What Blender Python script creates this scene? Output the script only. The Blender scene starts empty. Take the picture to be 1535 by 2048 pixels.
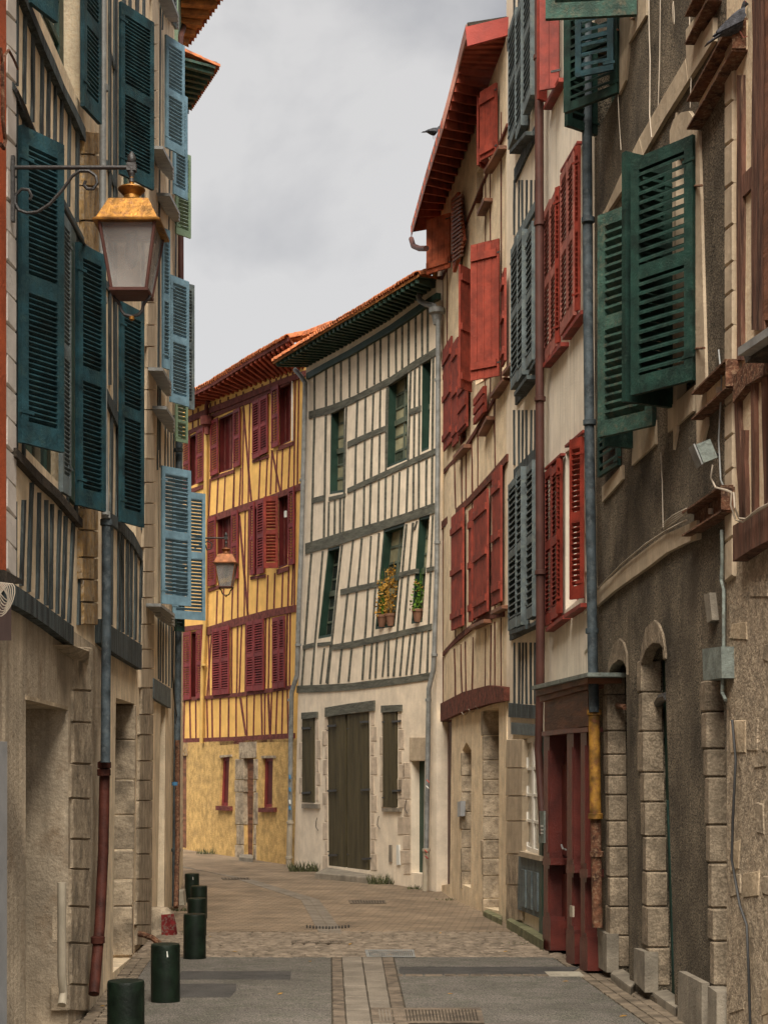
import bpy, bmesh, math, random
from mathutils import Vector, Matrix, noise
R = random.Random(7)
S = bpy.context.scene
COL = S.collection
# ---------------------------------------------------------------- camera
FPX, HZ, CX, EYE = 3000.0, 1520.0, 767.5, 1.65
cam_d = bpy.data.cameras.new('camera'); cam = bpy.data.objects.new('camera', cam_d); COL.objects.link(cam)
cam.location = (0, 0, EYE); cam.rotation_euler = (math.radians(90), 0, 0)
cam_d.sensor_fit = 'VERTICAL'; cam_d.sensor_height = 36; cam_d.sensor_width = 27
cam_d.lens = 36 * FPX / 2048; cam_d.shift_y = (HZ - 1024) / 2048
cam_d.clip_start = 0.1; cam_d.clip_end = 1500
S.camera = cam
# ---------------------------------------------------------------- sky, sun, exposure
SUN_EL, SUN_AZ = math.radians(52), math.radians(183)     # azimuth measured clockwise from +Y
W = bpy.data.worlds.new('World'); S.world = W; W.use_nodes = True
nt = W.node_tree; nt.nodes.clear()
def wn(t, **k):
    n = nt.nodes.new(t)
    for a, b in k.items(): setattr(n, a, b)
    return n
wo = wn('ShaderNodeOutputWorld'); bg = wn('ShaderNodeBackground'); bg.inputs[1].default_value = 0.10
sky = wn('ShaderNodeTexSky'); sky.sky_type = 'NISHITA'; sky.sun_disc = False
sky.sun_elevation = SUN_EL; sky.sun_rotation = SUN_AZ
tc = wn('ShaderNodeTexCoord'); mp = wn('ShaderNodeMapping'); mp.inputs['Scale'].default_value = (1, 1, 1.35)
mp.inputs['Location'].default_value = (0.35, 0.1, 0.22)
n1 = wn('ShaderNodeTexNoise'); n1.inputs['Scale'].default_value = 4.2; n1.inputs['Detail'].default_value = 7; n1.inputs['Roughness'].default_value = .5; n1.inputs['Distortion'].default_value = .35
cr = wn('ShaderNodeValToRGB'); e = cr.color_ramp.elements
SKYB = 0.94
e[0].position = .40; e[0].color = (.52, .52, .54, 1); e[1].position = .60; e[1].color = (1, .975, .95, 1)
cm = wn('ShaderNodeVectorMath', operation='SCALE'); cm.inputs['Scale'].default_value = SKYB
mx = wn('ShaderNodeMix', data_type='RGBA'); mx.inputs[0].default_value = .98
L = nt.links.new
L(tc.outputs['Generated'], mp.inputs[0]); L(mp.outputs[0], n1.inputs['Vector']); L(n1.outputs['Fac'], cr.inputs[0])
L(cr.outputs[0], cm.inputs[0]); L(sky.outputs[0], mx.inputs[6]); L(cm.outputs[0], mx.inputs[7])
L(mx.outputs[2], bg.inputs[0]); L(bg.outputs[0], wo.inputs[0])
sd = bpy.data.lights.new('sun', 'SUN'); sun = bpy.data.objects.new('sun', sd); COL.objects.link(sun)
sd.energy = 1.5; sd.angle = math.radians(52); sd.color = (1, .92, .81)
sdir = Vector((math.sin(SUN_AZ) * math.cos(SUN_EL), math.cos(SUN_AZ) * math.cos(SUN_EL), math.sin(SUN_EL)))
sun.rotation_euler = sdir.to_track_quat('Z', 'Y').to_euler()
vs = S.view_settings; vs.view_transform = 'Standard'; vs.look = 'None'; vs.gamma = 1; vs.use_curve_mapping = False
vs.exposure = 2.85
S.render.resolution_x = 767; S.render.resolution_y = 1024
# ---------------------------------------------------------------- materials
def mat(name, col, rough=.85, var=.18, scale=3, grain=(1, 1, 1), bump=.3, bscale=40, col2=None, c2=(.5, .62), speck=0, sscale=180, streak=0, spec=.3, metal=0, blot=0, blotc=(.1, .08, .06)):
    m = bpy.data.materials.new(name); m.use_nodes = True; t = m.node_tree; N = t.nodes; K = t.links.new
    b = N['Principled BSDF']; b.inputs['Roughness'].default_value = rough; b.inputs['Metallic'].default_value = metal
    b.inputs['Specular IOR Level'].default_value = spec
    g = N.new('ShaderNodeNewGeometry'); mpn = N.new('ShaderNodeMapping'); mpn.inputs['Scale'].default_value = grain
    K(g.outputs['Position'], mpn.inputs[0])
    def nz(sc, det=6, src=mpn, rg=.6):
        n = N.new('ShaderNodeTexNoise'); n.inputs['Scale'].default_value = sc; n.inputs['Detail'].default_value = det; n.inputs['Roughness'].default_value = rg
        K(src.outputs[0], n.inputs['Vector']); return n
    def ramp(src, a, bb):
        r = N.new('ShaderNodeMapRange'); r.inputs[1].default_value = a; r.inputs[2].default_value = bb; K(src, r.inputs[0]); return r.outputs[0]
    def mixc(f, a, c, mode='MIX'):
        x = N.new('ShaderNodeMix'); x.data_type = 'RGBA'; x.blend_type = mode
        if isinstance(f, float): x.inputs[0].default_value = f
        else: K(f, x.inputs[0])
        for i, v in ((6, a), (7, c)):
            if isinstance(v, tuple): x.inputs[i].default_value = (*v, 1)
            else: K(v, x.inputs[i])
        return x.outputs[2]
    a = nz(scale)
    lo = tuple(c * (1 - var * 1.3) for c in col); hi = tuple(min(1, c * (1 + var)) for c in col)
    c = mixc(ramp(a.outputs['Fac'], .36, .64), lo, hi)
    if col2:
        a2 = nz(scale * 2.7, 10, rg=.7); c = mixc(ramp(a2.outputs['Fac'], *c2), c, col2)
    if speck:
        s = nz(sscale, 2); c = mixc(speck, c, mixc(ramp(s.outputs['Fac'], .42, .58), (.0, .0, .0), (1, 1, 1)), 'OVERLAY')
    if streak:
        m2 = N.new('ShaderNodeMapping'); m2.inputs['Scale'].default_value = (9, 9, .35); K(g.outputs['Position'], m2.inputs[0])
        s = nz(1.0, 5, m2); c = mixc(ramp(s.outputs['Fac'], .45, .8), c, tuple(q * (1 - streak) for q in col))
    if blot:
        s = nz(.9, 8, rg=.75); f = N.new('ShaderNodeMath'); f.operation = 'MULTIPLY'; f.inputs[1].default_value = blot
        K(ramp(s.outputs['Fac'], .52, .68), f.inputs[0]); c = mixc(f.outputs[0], c, blotc)
    K(c, b.inputs['Base Color'])
    if bump:
        bn = nz(bscale, 5); bp = N.new('ShaderNodeBump'); bp.inputs['Strength'].default_value = bump; bp.inputs['Distance'].default_value = .02
        big = nz(bscale * .12, 3); ad = N.new('ShaderNodeMath'); ad.operation = 'ADD'; K(bn.outputs['Fac'], ad.inputs[0]); K(big.outputs['Fac'], ad.inputs[1])
        K(ad.outputs[0], bp.inputs['Height']); K(bp.outputs[0], b.inputs['Normal'])
    m['base'] = col
    return m
WG = (1, 1, .12)      # vertical wood grain
HG = (.25, .25, 1.6)
M = {}
M['cream'] = mat('cream_plaster', (.80, .65, .45), speck=.10, sscale=45, streak=.35, blot=.35, blotc=(.30, .22, .14), bump=.5, bscale=30)
M['cream2'] = mat('pale_plaster', (.70, .58, .41), speck=.1, sscale=60, streak=.2, bump=.35, bscale=25)
M['whitep'] = mat('white_plaster', (.78, .67, .52), speck=.06, sscale=60, var=.10, streak=.14, bump=.3, bscale=22, blot=.22, blotc=(.42, .35, .27))
M['yellowp'] = mat('yellow_plaster', (.80, .475, .14), var=.10, streak=.15, bump=.6, bscale=20)
M['yellowr'] = mat('yellow_render', (.54, .35, .13), var=.22, scale=5, bump=1.0, bscale=26, blot=.5, blotc=(.28, .19, .09), speck=.12, sscale=60)
M['beige'] = mat('beige_plaster', (.74, .60, .41), speck=.16, sscale=50, var=.16, streak=.25, bump=.5, bscale=20, blot=.35, blotc=(.42, .29, .15))
M['r3'] = mat('off_white_plaster', (.78, .70, .575), var=.08, streak=.28, bump=.3, blot=.2, blotc=(.5, .42, .32))
M['pier'] = mat('worn_pier_plaster', (.40, .32, .225), var=.3, scale=11, bump=1.4, bscale=40, col2=(.26, .20, .14), c2=(.48, .7), speck=.25, sscale=60)
M['ground_wall'] = mat('stained_render', (.44, .36, .26), var=.3, scale=1.4, streak=.45, bump=.7, bscale=28, col2=(.22, .155, .095), c2=(.52, .75), speck=.1, sscale=90)
M['ground_wall2'] = mat('weathered_render', (.48, .375, .25), var=.3, scale=2.2, streak=.3, bump=.7, bscale=28, col2=(.20, .14, .08), c2=(.55, .75), speck=.1, sscale=90)
M['roughcast'] = mat('roughcast', (.132, .107, .074), var=.5, scale=1.3, streak=.25, bump=1.0, bscale=62, speck=.75, sscale=75, blot=.65, blotc=(.065, .050, .034))
M['stone'] = mat('stone', (.36, .29, .205), var=.35, scale=4, bump=1.0, bscale=18, col2=(.17, .13, .085), c2=(.5, .75), speck=.12, sscale=70)
M['stone2'] = mat('cut_stone', (.27, .215, .15), var=.3, scale=5, bump=.7, bscale=30, col2=(.11, .082, .055), c2=(.45, .75), streak=.35, speck=.25, sscale=60)
M['ochre_stone'] = mat('ochre_stone', (.36, .225, .09), var=.35, scale=6, bump=1.2, bscale=22, col2=(.33, .27, .2), c2=(.45, .65))
M['palestone'] = mat('pale_stone', (.46, .37, .26), var=.15, scale=3, bump=.4, bscale=20, streak=.25)
M['orange'] = mat('orange_render', (.42, .085, .025), var=.15, bump=.5, bscale=40)
M['quoin'] = mat('white_quoin', (.62, .56, .50), var=.1, bump=.3)
M['bluetimber'] = mat('blue_timber', (.045, .058, .060), var=.6, scale=9, grain=WG, bump=1.0, bscale=50, col2=(.10, .115, .11), c2=(.52, .68), rough=.75)
M['greytimber'] = mat('green_grey_timber', (.105, .105, .082), var=.3, scale=9, grain=HG, bump=1.0, bscale=40, col2=(.17, .165, .135), c2=(.5, .7))
M['maroon'] = mat('maroon_timber', (.15, .043, .034), var=.3, scale=9, bump=.8, bscale=40)
M['redtimber'] = mat('red_brown_timber', (.12, .036, .022), var=.4, scale=9, bump=1.0, bscale=40, col2=(.20, .10, .055), c2=(.55, .75))
M['browntimber'] = mat('brown_timber', (.115, .052, .033), var=.5, scale=12, grain=WG, bump=1.0, bscale=45, col2=(.20, .12, .075), c2=(.5, .7))
M['darkwood'] = mat('dark_wood', (.045, .035, .025), var=.4, scale=8, bump=1, bscale=40)
M['blueshutter'] = mat('teal_paint', (.014, .050, .062), var=.45, scale=5, rough=.6, bump=.4, bscale=60, col2=(.035, .07, .065), c2=(.5, .72), spec=.25, streak=.4, blot=.5, blotc=(.012, .022, .02))
M['greenshutter'] = mat('green_paint', (.009, .032, .024), var=.45, scale=5, rough=.6, bump=.4, bscale=60, col2=(.03, .06, .045), c2=(.52, .72), spec=.25, streak=.4)
M['worngreen'] = mat('worn_green_paint', (.030, .072, .054), var=.4, scale=6, rough=.75, bump=.6, bscale=50, col2=(.11, .10, .065), c2=(.5, .72), streak=.3)
M['lightblue'] = mat('light_blue_paint', (.15, .255, .32), var=.2, scale=5, rough=.6, bump=.3, spec=.25, streak=.25)
M['palegreen'] = mat('pale_green_paint', (.16, .23, .15), var=.15, scale=3, rough=.6, bump=.15)
M['greyblue'] = mat('grey_blue_paint', (.10, .125, .13), var=.3, scale=5, rough=.7, bump=.4, col2=(.15, .17, .15), c2=(.5, .7))
M['redshutter'] = mat('red_paint', (.215, .028, .016), var=.3, scale=5, streak=.35, rough=.6, bump=.25, bscale=60, spec=.35)
M['palered'] = mat('red_paint_lit', (.30, .10, .075), var=.3, scale=6, rough=.75, bump=.3, streak=.3)  # paler red: the light on the upper flat leaves is put into the colour
M['boardred'] = mat('orange_red_board_paint', (.235, .038, .021), var=.3, scale=5, rough=.7, bump=.5, streak=.35, col2=(.26, .085, .055), c2=(.58, .75))
M['orangered'] = mat('faded_red_paint', (.33, .075, .03), var=.3, scale=5, rough=.7, bump=.5, col2=(.33, .14, .08), c2=(.58, .72))
M['marshutter'] = mat('maroon_paint', (.19, .028, .028), streak=.3, var=.25, scale=3, rough=.55, bump=.2)
M['darkred'] = mat('dark_red_paint', (.085, .010, .009), var=.2, scale=3, rough=.5, bump=.1)
M['doorred'] = mat('door_red_paint', (.098, .018, .012), var=.25, scale=4, rough=.42, bump=.3, bscale=50, spec=.45)
M['oldwood'] = mat('varnished_wood', (.17, .072, .038), var=.4, scale=6, grain=HG, rough=.55, bump=.5)
M['olive'] = mat('olive_paint', (.070, .056, .026), var=.25, scale=6, grain=WG, rough=.75, bump=.6, bscale=50)
M['frame_green'] = mat('dark_green_frame', (.022, .05, .035), var=.2, rough=.5, bump=.2)
M['sash'] = mat('sash_paint', (.10, .12, .085), var=.2, rough=.6, bump=.2)
M['whiteframe'] = mat('white_frame', (.72, .68, .60), var=.1, rough=.6, bump=.15)
M['zinc'] = mat('zinc', (.20, .205, .195), var=.25, scale=5, rough=.5, bump=.1, spec=.5, col2=(.27, .28, .27), c2=(.5, .7))
M['bluepipe'] = mat('blue_grey_pipe', (.050, .066, .075), var=.4, scale=7, rough=.6, bump=.3, spec=.25, col2=(.10, .115, .12), c2=(.5, .7))
M['ironpipe'] = mat('rust_red_iron', (.058, .016, .010), var=.4, scale=6, rough=.65, bump=.4, spec=.2)
M['ochrepipe'] = mat('ochre_iron', (.26, .13, .02), var=.5, scale=7, rough=.65, bump=.4, col2=(.14, .05, .02), c2=(.5, .65))
M['brownpipe'] = mat('brown_pipe', (.075, .030, .023), var=.2, rough=.6, bump=.15, spec=.25)
M['yellowpipe'] = mat('yellow_pipe', (.50, .32, .10), var=.1, rough=.6, bump=.1)
M['plasticw'] = mat('white_plastic', (.38, .33, .25), var=.15, rough=.5, bump=.1)
M['iron'] = mat('black_iron', (.030, .028, .026), var=.3, rough=.5, bump=.3, spec=.5)
M['rust'] = mat('rusty_iron', (.115, .048, .025), var=.5, scale=12, rough=.85, bump=.8, col2=(.30, .20, .12), c2=(.5, .7))
M['brass'] = mat('aged_brass', (.27, .13, .025), var=.45, scale=10, rough=.45, bump=.2, metal=.6, col2=(.14, .065, .03), c2=(.5, .66))
M['copper'] = mat('aged_copper', (.24, .095, .04), var=.3, scale=14, rough=.5, bump=.2, metal=.5)
M['bollard'] = mat('dark_green_bollard', (.005, .011, .006), var=.4, scale=8, rough=.5, bump=.2, spec=.22)
M['tile'] = mat('clay_tile', (.42, .13, .045), var=.35, scale=7, rough=.85, bump=.7, col2=(.26, .11, .06), c2=(.5, .65))
M['soffit'] = mat('orange_wood_soffit', (.33, .135, .038), var=.35, scale=5, rough=.8, bump=.5)
M['redsoffit'] = mat('red_soffit', (.11, .026, .016), var=.3, scale=4, rough=.8, bump=.4)
M['rafterred'] = mat('red_rafter', (.33, .075, .042), var=.3, bump=.4)  # lighter copy of the soffit red, with the rafters' lit edges painted in
M['fascia'] = mat('red_fascia', (.26, .028, .016), var=.15, rough=.6, bump=.2)
M['pinkwood'] = mat('pink_brown_gutter', (.26, .12, .09), var=.2, rough=.6, bump=.3)
M['cable'] = mat('white_cable', (.42, .36, .28), var=.15, rough=.6, bump=0)
M['blackcable'] = mat('black_cable', (.012, .012, .012), var=.1, rough=.5, bump=0)
M['greycab'] = mat('grey_cabinet', (.16, .185, .165), var=.3, scale=8, rough=.6, bump=.4, col2=(.09, .085, .06), c2=(.55, .7))
M['mauve'] = mat('mauve_box', (.13, .085, .08), var=.15, rough=.7, bump=.2)
M['lightpanel'] = mat('light_grey_panel', (.36, .37, .38), var=.1, rough=.5, bump=.1)
M['asphalt'] = mat('asphalt', (.138, .123, .105), var=.14, scale=1.4, rough=.9, bump=.7, bscale=110, speck=.6, sscale=85, col2=(.084, .084, .062), c2=(.45, .7), blot=.45, blotc=(.06, .055, .045))
M['patch'] = mat('dark_asphalt_patch', (.062, .058, .053), var=.2, scale=3, rough=.9, bump=.7, bscale=110, speck=.3, sscale=110)
M['slab'] = mat('paving_slab', (.175, .148, .115), var=.2, scale=2.5, rough=.9, bump=.4, bscale=60, speck=.2, sscale=120)
M['sett'] = mat('sett_stone', (.135, .105, .076), var=.35, scale=6, rough=.85, bump=.7, bscale=50)
M['cobble'] = mat('cobble_stone', (.20, .158, .115), var=.35, scale=6, rough=.8, bump=.8, bscale=30)
M['brick'] = mat('paving_brick', (.165, .130, .092), var=.35, scale=5, rough=.9, bump=.6, bscale=50)
M['joint'] = mat('dirt_joint', (.05, .040, .027), var=.4, scale=9, rough=1, bump=.6)
M['paleslab'] = mat('pale_slab', (.30, .27, .21), var=.2, rough=.9, bump=.4)
M['grass'] = mat('weed_green', (.085, .09, .04), var=.5, scale=20, rough=.8, bump=0)
M['leafgreen'] = mat('bright_leaf', (.10, .20, .02), var=.4, scale=30, rough=.6, bump=0)
M['leafyellow'] = mat('yellow_leaf', (.36, .19, .025), var=.4, scale=30, rough=.6, bump=0)
M['pot'] = mat('clay_pot', (.20, .10, .06), var=.2, rough=.85, bump=.3)
M['pigeon'] = mat('pigeon_feathers', (.050, .052, .062), var=.5, scale=40, rough=.7, bump=.4, bscale=150, col2=(.02, .02, .024), c2=(.5, .6))
M['pigeonlight'] = mat('pale_feathers', (.22, .22, .24), var=.2, rough=.7, bump=.2)
M['pink'] = mat('pink_legs', (.35, .12, .09), var=.1, bump=0)
M['moss'] = mat('mossy_concrete', (.16, .155, .085), var=.3, scale=4, bump=.6, col2=(.09, .11, .04), c2=(.5, .7))
M['concrete'] = mat('grey_concrete', (.23, .20, .155), var=.25, scale=4, bump=.5, streak=.3)
M['sticker'] = mat('sticker', (.42, .10, .07), var=.1, bump=0)
M['stickerb'] = mat('blue_sticker', (.06, .18, .32), var=.1, bump=0)
M['redpaint'] = mat('red_spray_paint', (.28, .03, .03), var=.3, bump=.3, col2=(.25, .2, .16), c2=(.5, .6), scale=9)
M['white'] = mat('white_mark', (.6, .6, .55), var=.1, bump=0)
def glass(name, col, rough=.06, tr=0, al=1):
    m = mat(name, col, rough=rough, var=.25, scale=2.5, bump=.06, bscale=4, spec=.7)
    if tr: m.node_tree.nodes['Principled BSDF'].inputs['Transmission Weight'].default_value = tr
    return m
M['glass'] = glass('window_glass', (.055, .065, .045), .04)
M['glass2'] = glass('curtained_window_glass', (.34, .32, .20), .10)
M['glassdark'] = glass('dark_window_glass', (.03, .035, .032))
M['curtain'] = glass('curtained_glass', (.36, .34, .28), .2)
M['lampglass'] = glass('frosted_lamp_glass', (.32, .31, .29), .35)
M['lampglass'].node_tree.nodes['Principled BSDF'].inputs['Alpha'].default_value = .42
M['bulb'] = mat('lamp_bulb', (.20, .17, .15), var=.1, rough=.4, bump=0)
M['dark'] = mat('dark_interior', (.012, .010, .009), bump=0)  # near-black colour stands for the shade inside doorways and drain slots
# brick paving of the far street (too small to pick apart) : brick pattern with mortar
def brickmat():
    m = mat('far_brick_paving', (.235, .18, .125), var=.22, scale=1.1, rough=.9, bump=0)
    t = m.node_tree; N = t.nodes; K = t.links.new; b = N['Principled BSDF']
    src = b.inputs['Base Color'].links[0].from_socket
    g = N.new('ShaderNodeNewGeometry'); bt = N.new('ShaderNodeTexBrick'); bt.inputs['Scale'].default_value = 1
    bt.inputs['Brick Width'].default_value = .22; bt.inputs['Row Height'].default_value = .11; bt.inputs['Mortar Size'].default_value = .008
    bt.inputs['Color1'].default_value = (.75, .75, .75, 1); bt.inputs['Color2'].default_value = (1.1, 1.05, 1, 1); bt.inputs['Mortar'].default_value = (.45, .45, .42, 1)
    mp_ = N.new('ShaderNodeMapping'); mp_.inputs['Rotation'].default_value = (0, 0, .1); K(g.outputs['Position'], mp_.inputs[0]); K(mp_.outputs[0], bt.inputs['Vector'])
    x = N.new('ShaderNodeMix'); x.data_type = 'RGBA'; x.blend_type = 'MULTIPLY'; x.inputs[0].default_value = 1
    K(src, x.inputs[6]); K(bt.outputs['Color'], x.inputs[7]); K(x.outputs[2], b.inputs['Base Color'])
    bp = N.new('ShaderNodeBump'); bp.inputs['Strength'].default_value = .5; bp.inputs['Distance'].default_value = .01; bp.invert = True
    K(bt.outputs['Fac'], bp.inputs['Height']); K(bp.outputs[0], b.inputs['Normal'])
    return m
M['farbrick'] = brickmat()
# ---------------------------------------------------------------- terrain height and picking helpers
SL = .0343
def zg(Y):
    if Y < 21: return -SL * Y
    if Y < 28: t = Y - 21; return -SL * (21 + t - t * t / 14)
    return -SL * 24.5
def ypix(Y, z): return HZ - (z - EYE) * FPX / Y
def zpix(py, Y): return EYE - (py - HZ) * Y / FPX
def G(px, py, up=0):
    a, b = 4.0, 90.0
    for _ in range(50):
        m_ = (a + b) / 2
        if ypix(m_, zg(m_)) > py: a = m_
        else: b = m_
    return Vector(((px - CX) / FPX * a, a, zg(a) + up))
class Fac:      # a frontage: plan polyline from near to far, side = +1 when the street lies towards +X
    def __init__(s, pts, side):
        s.pts = [Vector(p) for p in pts]; s.side = side; s.seg = []
        for a, b in zip(s.pts, s.pts[1:]):
            d = (b - a).normalized(); n = Vector((d.y, -d.x)) * side
            s.seg.append((a, b, n))
        s.px = [CX + FPX * p.x / p.y for p in s.pts]
    def hit(s, px, off=0):
        k = 0
        inc = s.px[-1] > s.px[0]
        for i in range(len(s.seg)):
            k = i
            if (px <= s.px[i + 1]) == inc: break
        a, b, n = s.seg[k]
        a = a + n * off; dx, dy = (px - CX) / FPX, 1.0
        t = (a.x * n.x + a.y * n.y) / (dx * n.x + dy * n.y)
        return Vector((dx * t, t)), n
    def p(s, px, py, off=0):
        q, n = s.hit(px, off); return Vector((q.x, q.y, zpix(py, q.y)))
    def n(s, px):
        n = s.hit(px)[1]; return Vector((n.x, n.y, 0))
# ---------------------------------------------------------------- object helpers
WL = {}
def link(o, parent, loc):
    COL.objects.link(o)
    if parent is not None: o.parent = parent; o.location = loc - WL[parent.name]
    else: o.location = loc
    WL[o.name] = Vector(loc); return o
def thing(name, loc, label, cat, group=None):
    o = bpy.data.objects.new(name, None); o.empty_display_size = .2; link(o, None, Vector(loc)); o['label'] = label; o['category'] = cat
    if group: o['group'] = group
    return o
class MB:
    def __init__(s): s.v = []; s.f = []; s.sm = False
    def face(s, pts):
        i = len(s.v); s.v += [Vector(p) for p in pts]; s.f.append(tuple(range(i, i + len(pts))))
    def box8(s, a, b):     # two quads, same order: front, back
        i = len(s.v); s.v += [Vector(p) for p in a] + [Vector(p) for p in b]; n = len(a)
        s.f.append(tuple(range(i, i + n))); s.f.append(tuple(range(i + 2 * n - 1, i + n - 1, -1)))
        for k in range(n): j = (k + 1) % n; s.f.append((i + k, i + n + k, i + n + j, i + j))
        return s
    def box(s, o, u, v, w, lu, lv, lw):     # corner box from centre and axes
        o = Vector(o); a = []
        for sw in (-.5, .5):
            for su, sv in ((-.5, -.5), (.5, -.5), (.5, .5), (-.5, .5)): a.append(o + u * lu * su + v * lv * sv + w * lw * sw)
        return s.box8(a[:4], a[4:])
    def rings(s, rings, cap=True, close=False):
        i = len(s.v); n = len(rings[0])
        for r in rings: s.v += [Vector(p) for p in r]
        for k in range(len(rings) - 1):
            for j in range(n):
                q = (j + 1) % n; s.f.append((i + k * n + j, i + k * n + q, i + (k + 1) * n + q, i + (k + 1) * n + j))
        if cap: s.f.append(tuple(range(i + n - 1, i - 1, -1))); m_ = i + (len(rings) - 1) * n; s.f.append(tuple(range(m_, m_ + n)))
        return s
    def tube(s, pts, r, n=8, cap=True):
        pts = [Vector(p) for p in pts]; rr = r if isinstance(r, (list, tuple)) else [r] * len(pts); rings = []
        d0 = (pts[1] - pts[0]).normalized(); up = Vector((0, 1, 0)) if abs(d0.y) < .9 else Vector((0, 0, 1)); a = d0.cross(up).normalized()
        for i, p in enumerate(pts):
            d = (pts[min(i + 1, len(pts) - 1)] - pts[max(i - 1, 0)]).normalized()
            a = (a - d * a.dot(d)).normalized(); b = d.cross(a)
            rings.append([p + (a * math.cos(t) + b * math.sin(t)) * rr[i] for t in [2 * math.pi * k / n for k in range(n)]])
        s.sm = True; return s.rings(rings, cap)
    def lathe(s, c, prof, n=24, axis=None):
        c = Vector(c); s.sm = True
        return s.rings([[c + Vector((r * math.cos(2 * math.pi * k / n), r * math.sin(2 * math.pi * k / n), z)) for k in range(n)] for r, z in prof])
    def mesh(s, name, m, c=None):
        if c is None: c = sum(s.v, Vector()) / len(s.v)
        me = bpy.data.meshes.new(name); me.from_pydata([v - c for v in s.v], [], s.f)
        b = bmesh.new(); b.from_mesh(me); bmesh.ops.recalc_face_normals(b, faces=b.faces); b.to_mesh(me); b.free()
        for q in (m if isinstance(m, list) else [m]): me.materials.append(M[q])
        if s.sm:
            me.shade_smooth(); me.set_sharp_from_angle(angle=math.radians(40))
        return me, c
    def build(s, name, m, parent=None, label=None, kind=None, cat=None, group=None):
        me, c = s.mesh(name, m); o = bpy.data.objects.new(name, me); link(o, parent, c)
        if label: o['label'] = label
        if kind: o['kind'] = kind
        if cat: o['category'] = cat
        if group: o['group'] = group
        return o
def interp(pl, x):
    if x <= pl[0][0]: return pl[0][1]
    for (x0, y0), (x1, y1) in zip(pl, pl[1:]):
        if x <= x1: return y0 + (y1 - y0) * (x - x0) / max(1e-6, x1 - x0)
    return pl[-1][1]
def span(poly, x):
    ys = []
    for (x0, y0), (x1, y1) in zip(poly, poly[1:] + poly[:1]):
        if (x0 - x) * (x1 - x) < 0: ys.append(y0 + (y1 - y0) * (x - x0) / (x1 - x0))
    return (min(ys), max(ys)) if len(ys) >= 2 else None
def wall(parent, F, x0, x1, top, holes, m, bot=None, depth=.35, body=3.0, name='wall', step=24, off=0, wob=.006):
    """front skin with real openings and reveals; top: polyline or height in metres; bot: polyline or None (ground)"""
    tf = (lambda x: interp(top, x)) if isinstance(top, list) else (lambda x: ypix(F.hit(x, off)[0].y, top))
    bf = (lambda x: interp(bot, x)) if bot else (lambda x: ypix(F.hit(x, off)[0].y, zg(F.hit(x, off)[0].y) - .12))
    xs = {x0, x1} | {q for q in F.px if x0 < q < x1}
    for pl in (top, bot):
        if isinstance(pl, list): xs |= {q[0] for q in pl if x0 < q[0] < x1}
    for h in holes: xs |= {q[0] for q in h if x0 < q[0] < x1}
    n = int((x1 - x0) / step); xs |= {x0 + (x1 - x0) * k / (n + 1) for k in range(n + 1)}
    xs = sorted(xs); b = MB(); eps = 1e-3
    P = lambda x, y: F.p(x, y, off)
    for xa, xb in zip(xs, xs[1:]):
        if xb - xa < 1e-2: continue
        ia, ib = xa + eps, xb - eps
        iv = [(tf(ia), tf(ib))]; hs = []
        for h in holes:
            sa, sb = span(h, ia), span(h, ib)
            if sa and sb: hs.append((sa, sb))
        hs.sort(key=lambda q: q[0][0]); ca, cb = tf(ia), tf(ib); segs = []
        for sa, sb in hs: segs.append(((ca, cb), (sa[0], sb[0]))); ca, cb = sa[1], sb[1]
        segs.append(((ca, cb), (bf(ia), bf(ib))))
        for (ta, tb), (ba, bb) in segs:
            if ba - ta < .3 and bb - tb < .3: continue
            k = max(1, int(abs(ba - ta) / 150))
            for q in range(k):
                u0, u1 = q / k, (q + 1) / k
                b.face([P(xa, ta + (ba - ta) * u0), P(xb, tb + (bb - tb) * u0), P(xb, tb + (bb - tb) * u1), P(xa, ta + (ba - ta) * u1)])
        if body:
            A, B = P(xa, tf(ia)), P(xb, tf(ib)); C_, D = P(xb, bf(ib)), P(xa, bf(ia)); na, nb = F.n(xa + eps) * body, F.n(xb - eps) * body
            b.face([A, B, B - nb, A - na]); b.face([A - na, B - nb, C_ - nb, D - na])
            if xa == xs[0]: b.face([A, A - na, D - na, D])
            if xb == xs[-1]: b.face([B, C_, C_ - nb, B - nb])
    for h in holes:
        cx_ = sum(q[0] for q in h) / len(h); nn = F.n(cx_) * depth
        for p, q in zip(h, h[1:] + h[:1]):
            p3, q3 = P(*p), P(*q); b.face([p3, q3, q3 - nn, p3 - nn])
    bm_ = bmesh.new(); me = bpy.data.meshes.new(name)
    c = sum(b.v, Vector()) / len(b.v); me.from_pydata([v - c for v in b.v], [], b.f); me.materials.append(M[m])
    o = bpy.data.objects.new(name, me); link(o, parent, c); bm_.free(); return o
M['wstone'] = mat('pale_surround_stone', (.56, .46, .35), var=.2, scale=4, bump=.5, streak=.2)
def hole_back(parent, F, h, m, depth, name='door', off=0):  # back panel of an opening; near-black ones paint in the inner shade
    b = MB(); cx_ = sum(q[0] for q in h) / len(h); nn = F.n(cx_)
    fr = [F.p(x, y, off) - nn * depth for x, y in h]; b.box8(fr, [p - nn * .04 for p in fr]); return b.build(name, m, parent)
def prism(parent, F, poly, off, th, m, name, **k):
    b = MB(); fr = [F.p(x, y, off) for x, y in poly]; nn = F.n(sum(q[0] for q in poly) / len(poly)) * th
    b.box8(fr, [p - nn for p in fr]); return b.build(name, m, parent, **k)
def block(parent, cs, n, d, m, name='stone', ch=.012, **k):
    c = sum(cs, Vector()) / 4; b = MB(); n = n.normalized()
    f = [p + (c - p).normalized() * ch * 1.4 for p in cs]; mid = [p - n * ch for p in cs]; bk = [p - n * d for p in cs]
    b.rings([f, mid, bk]); return b.build(name, m, parent, **k)
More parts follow.
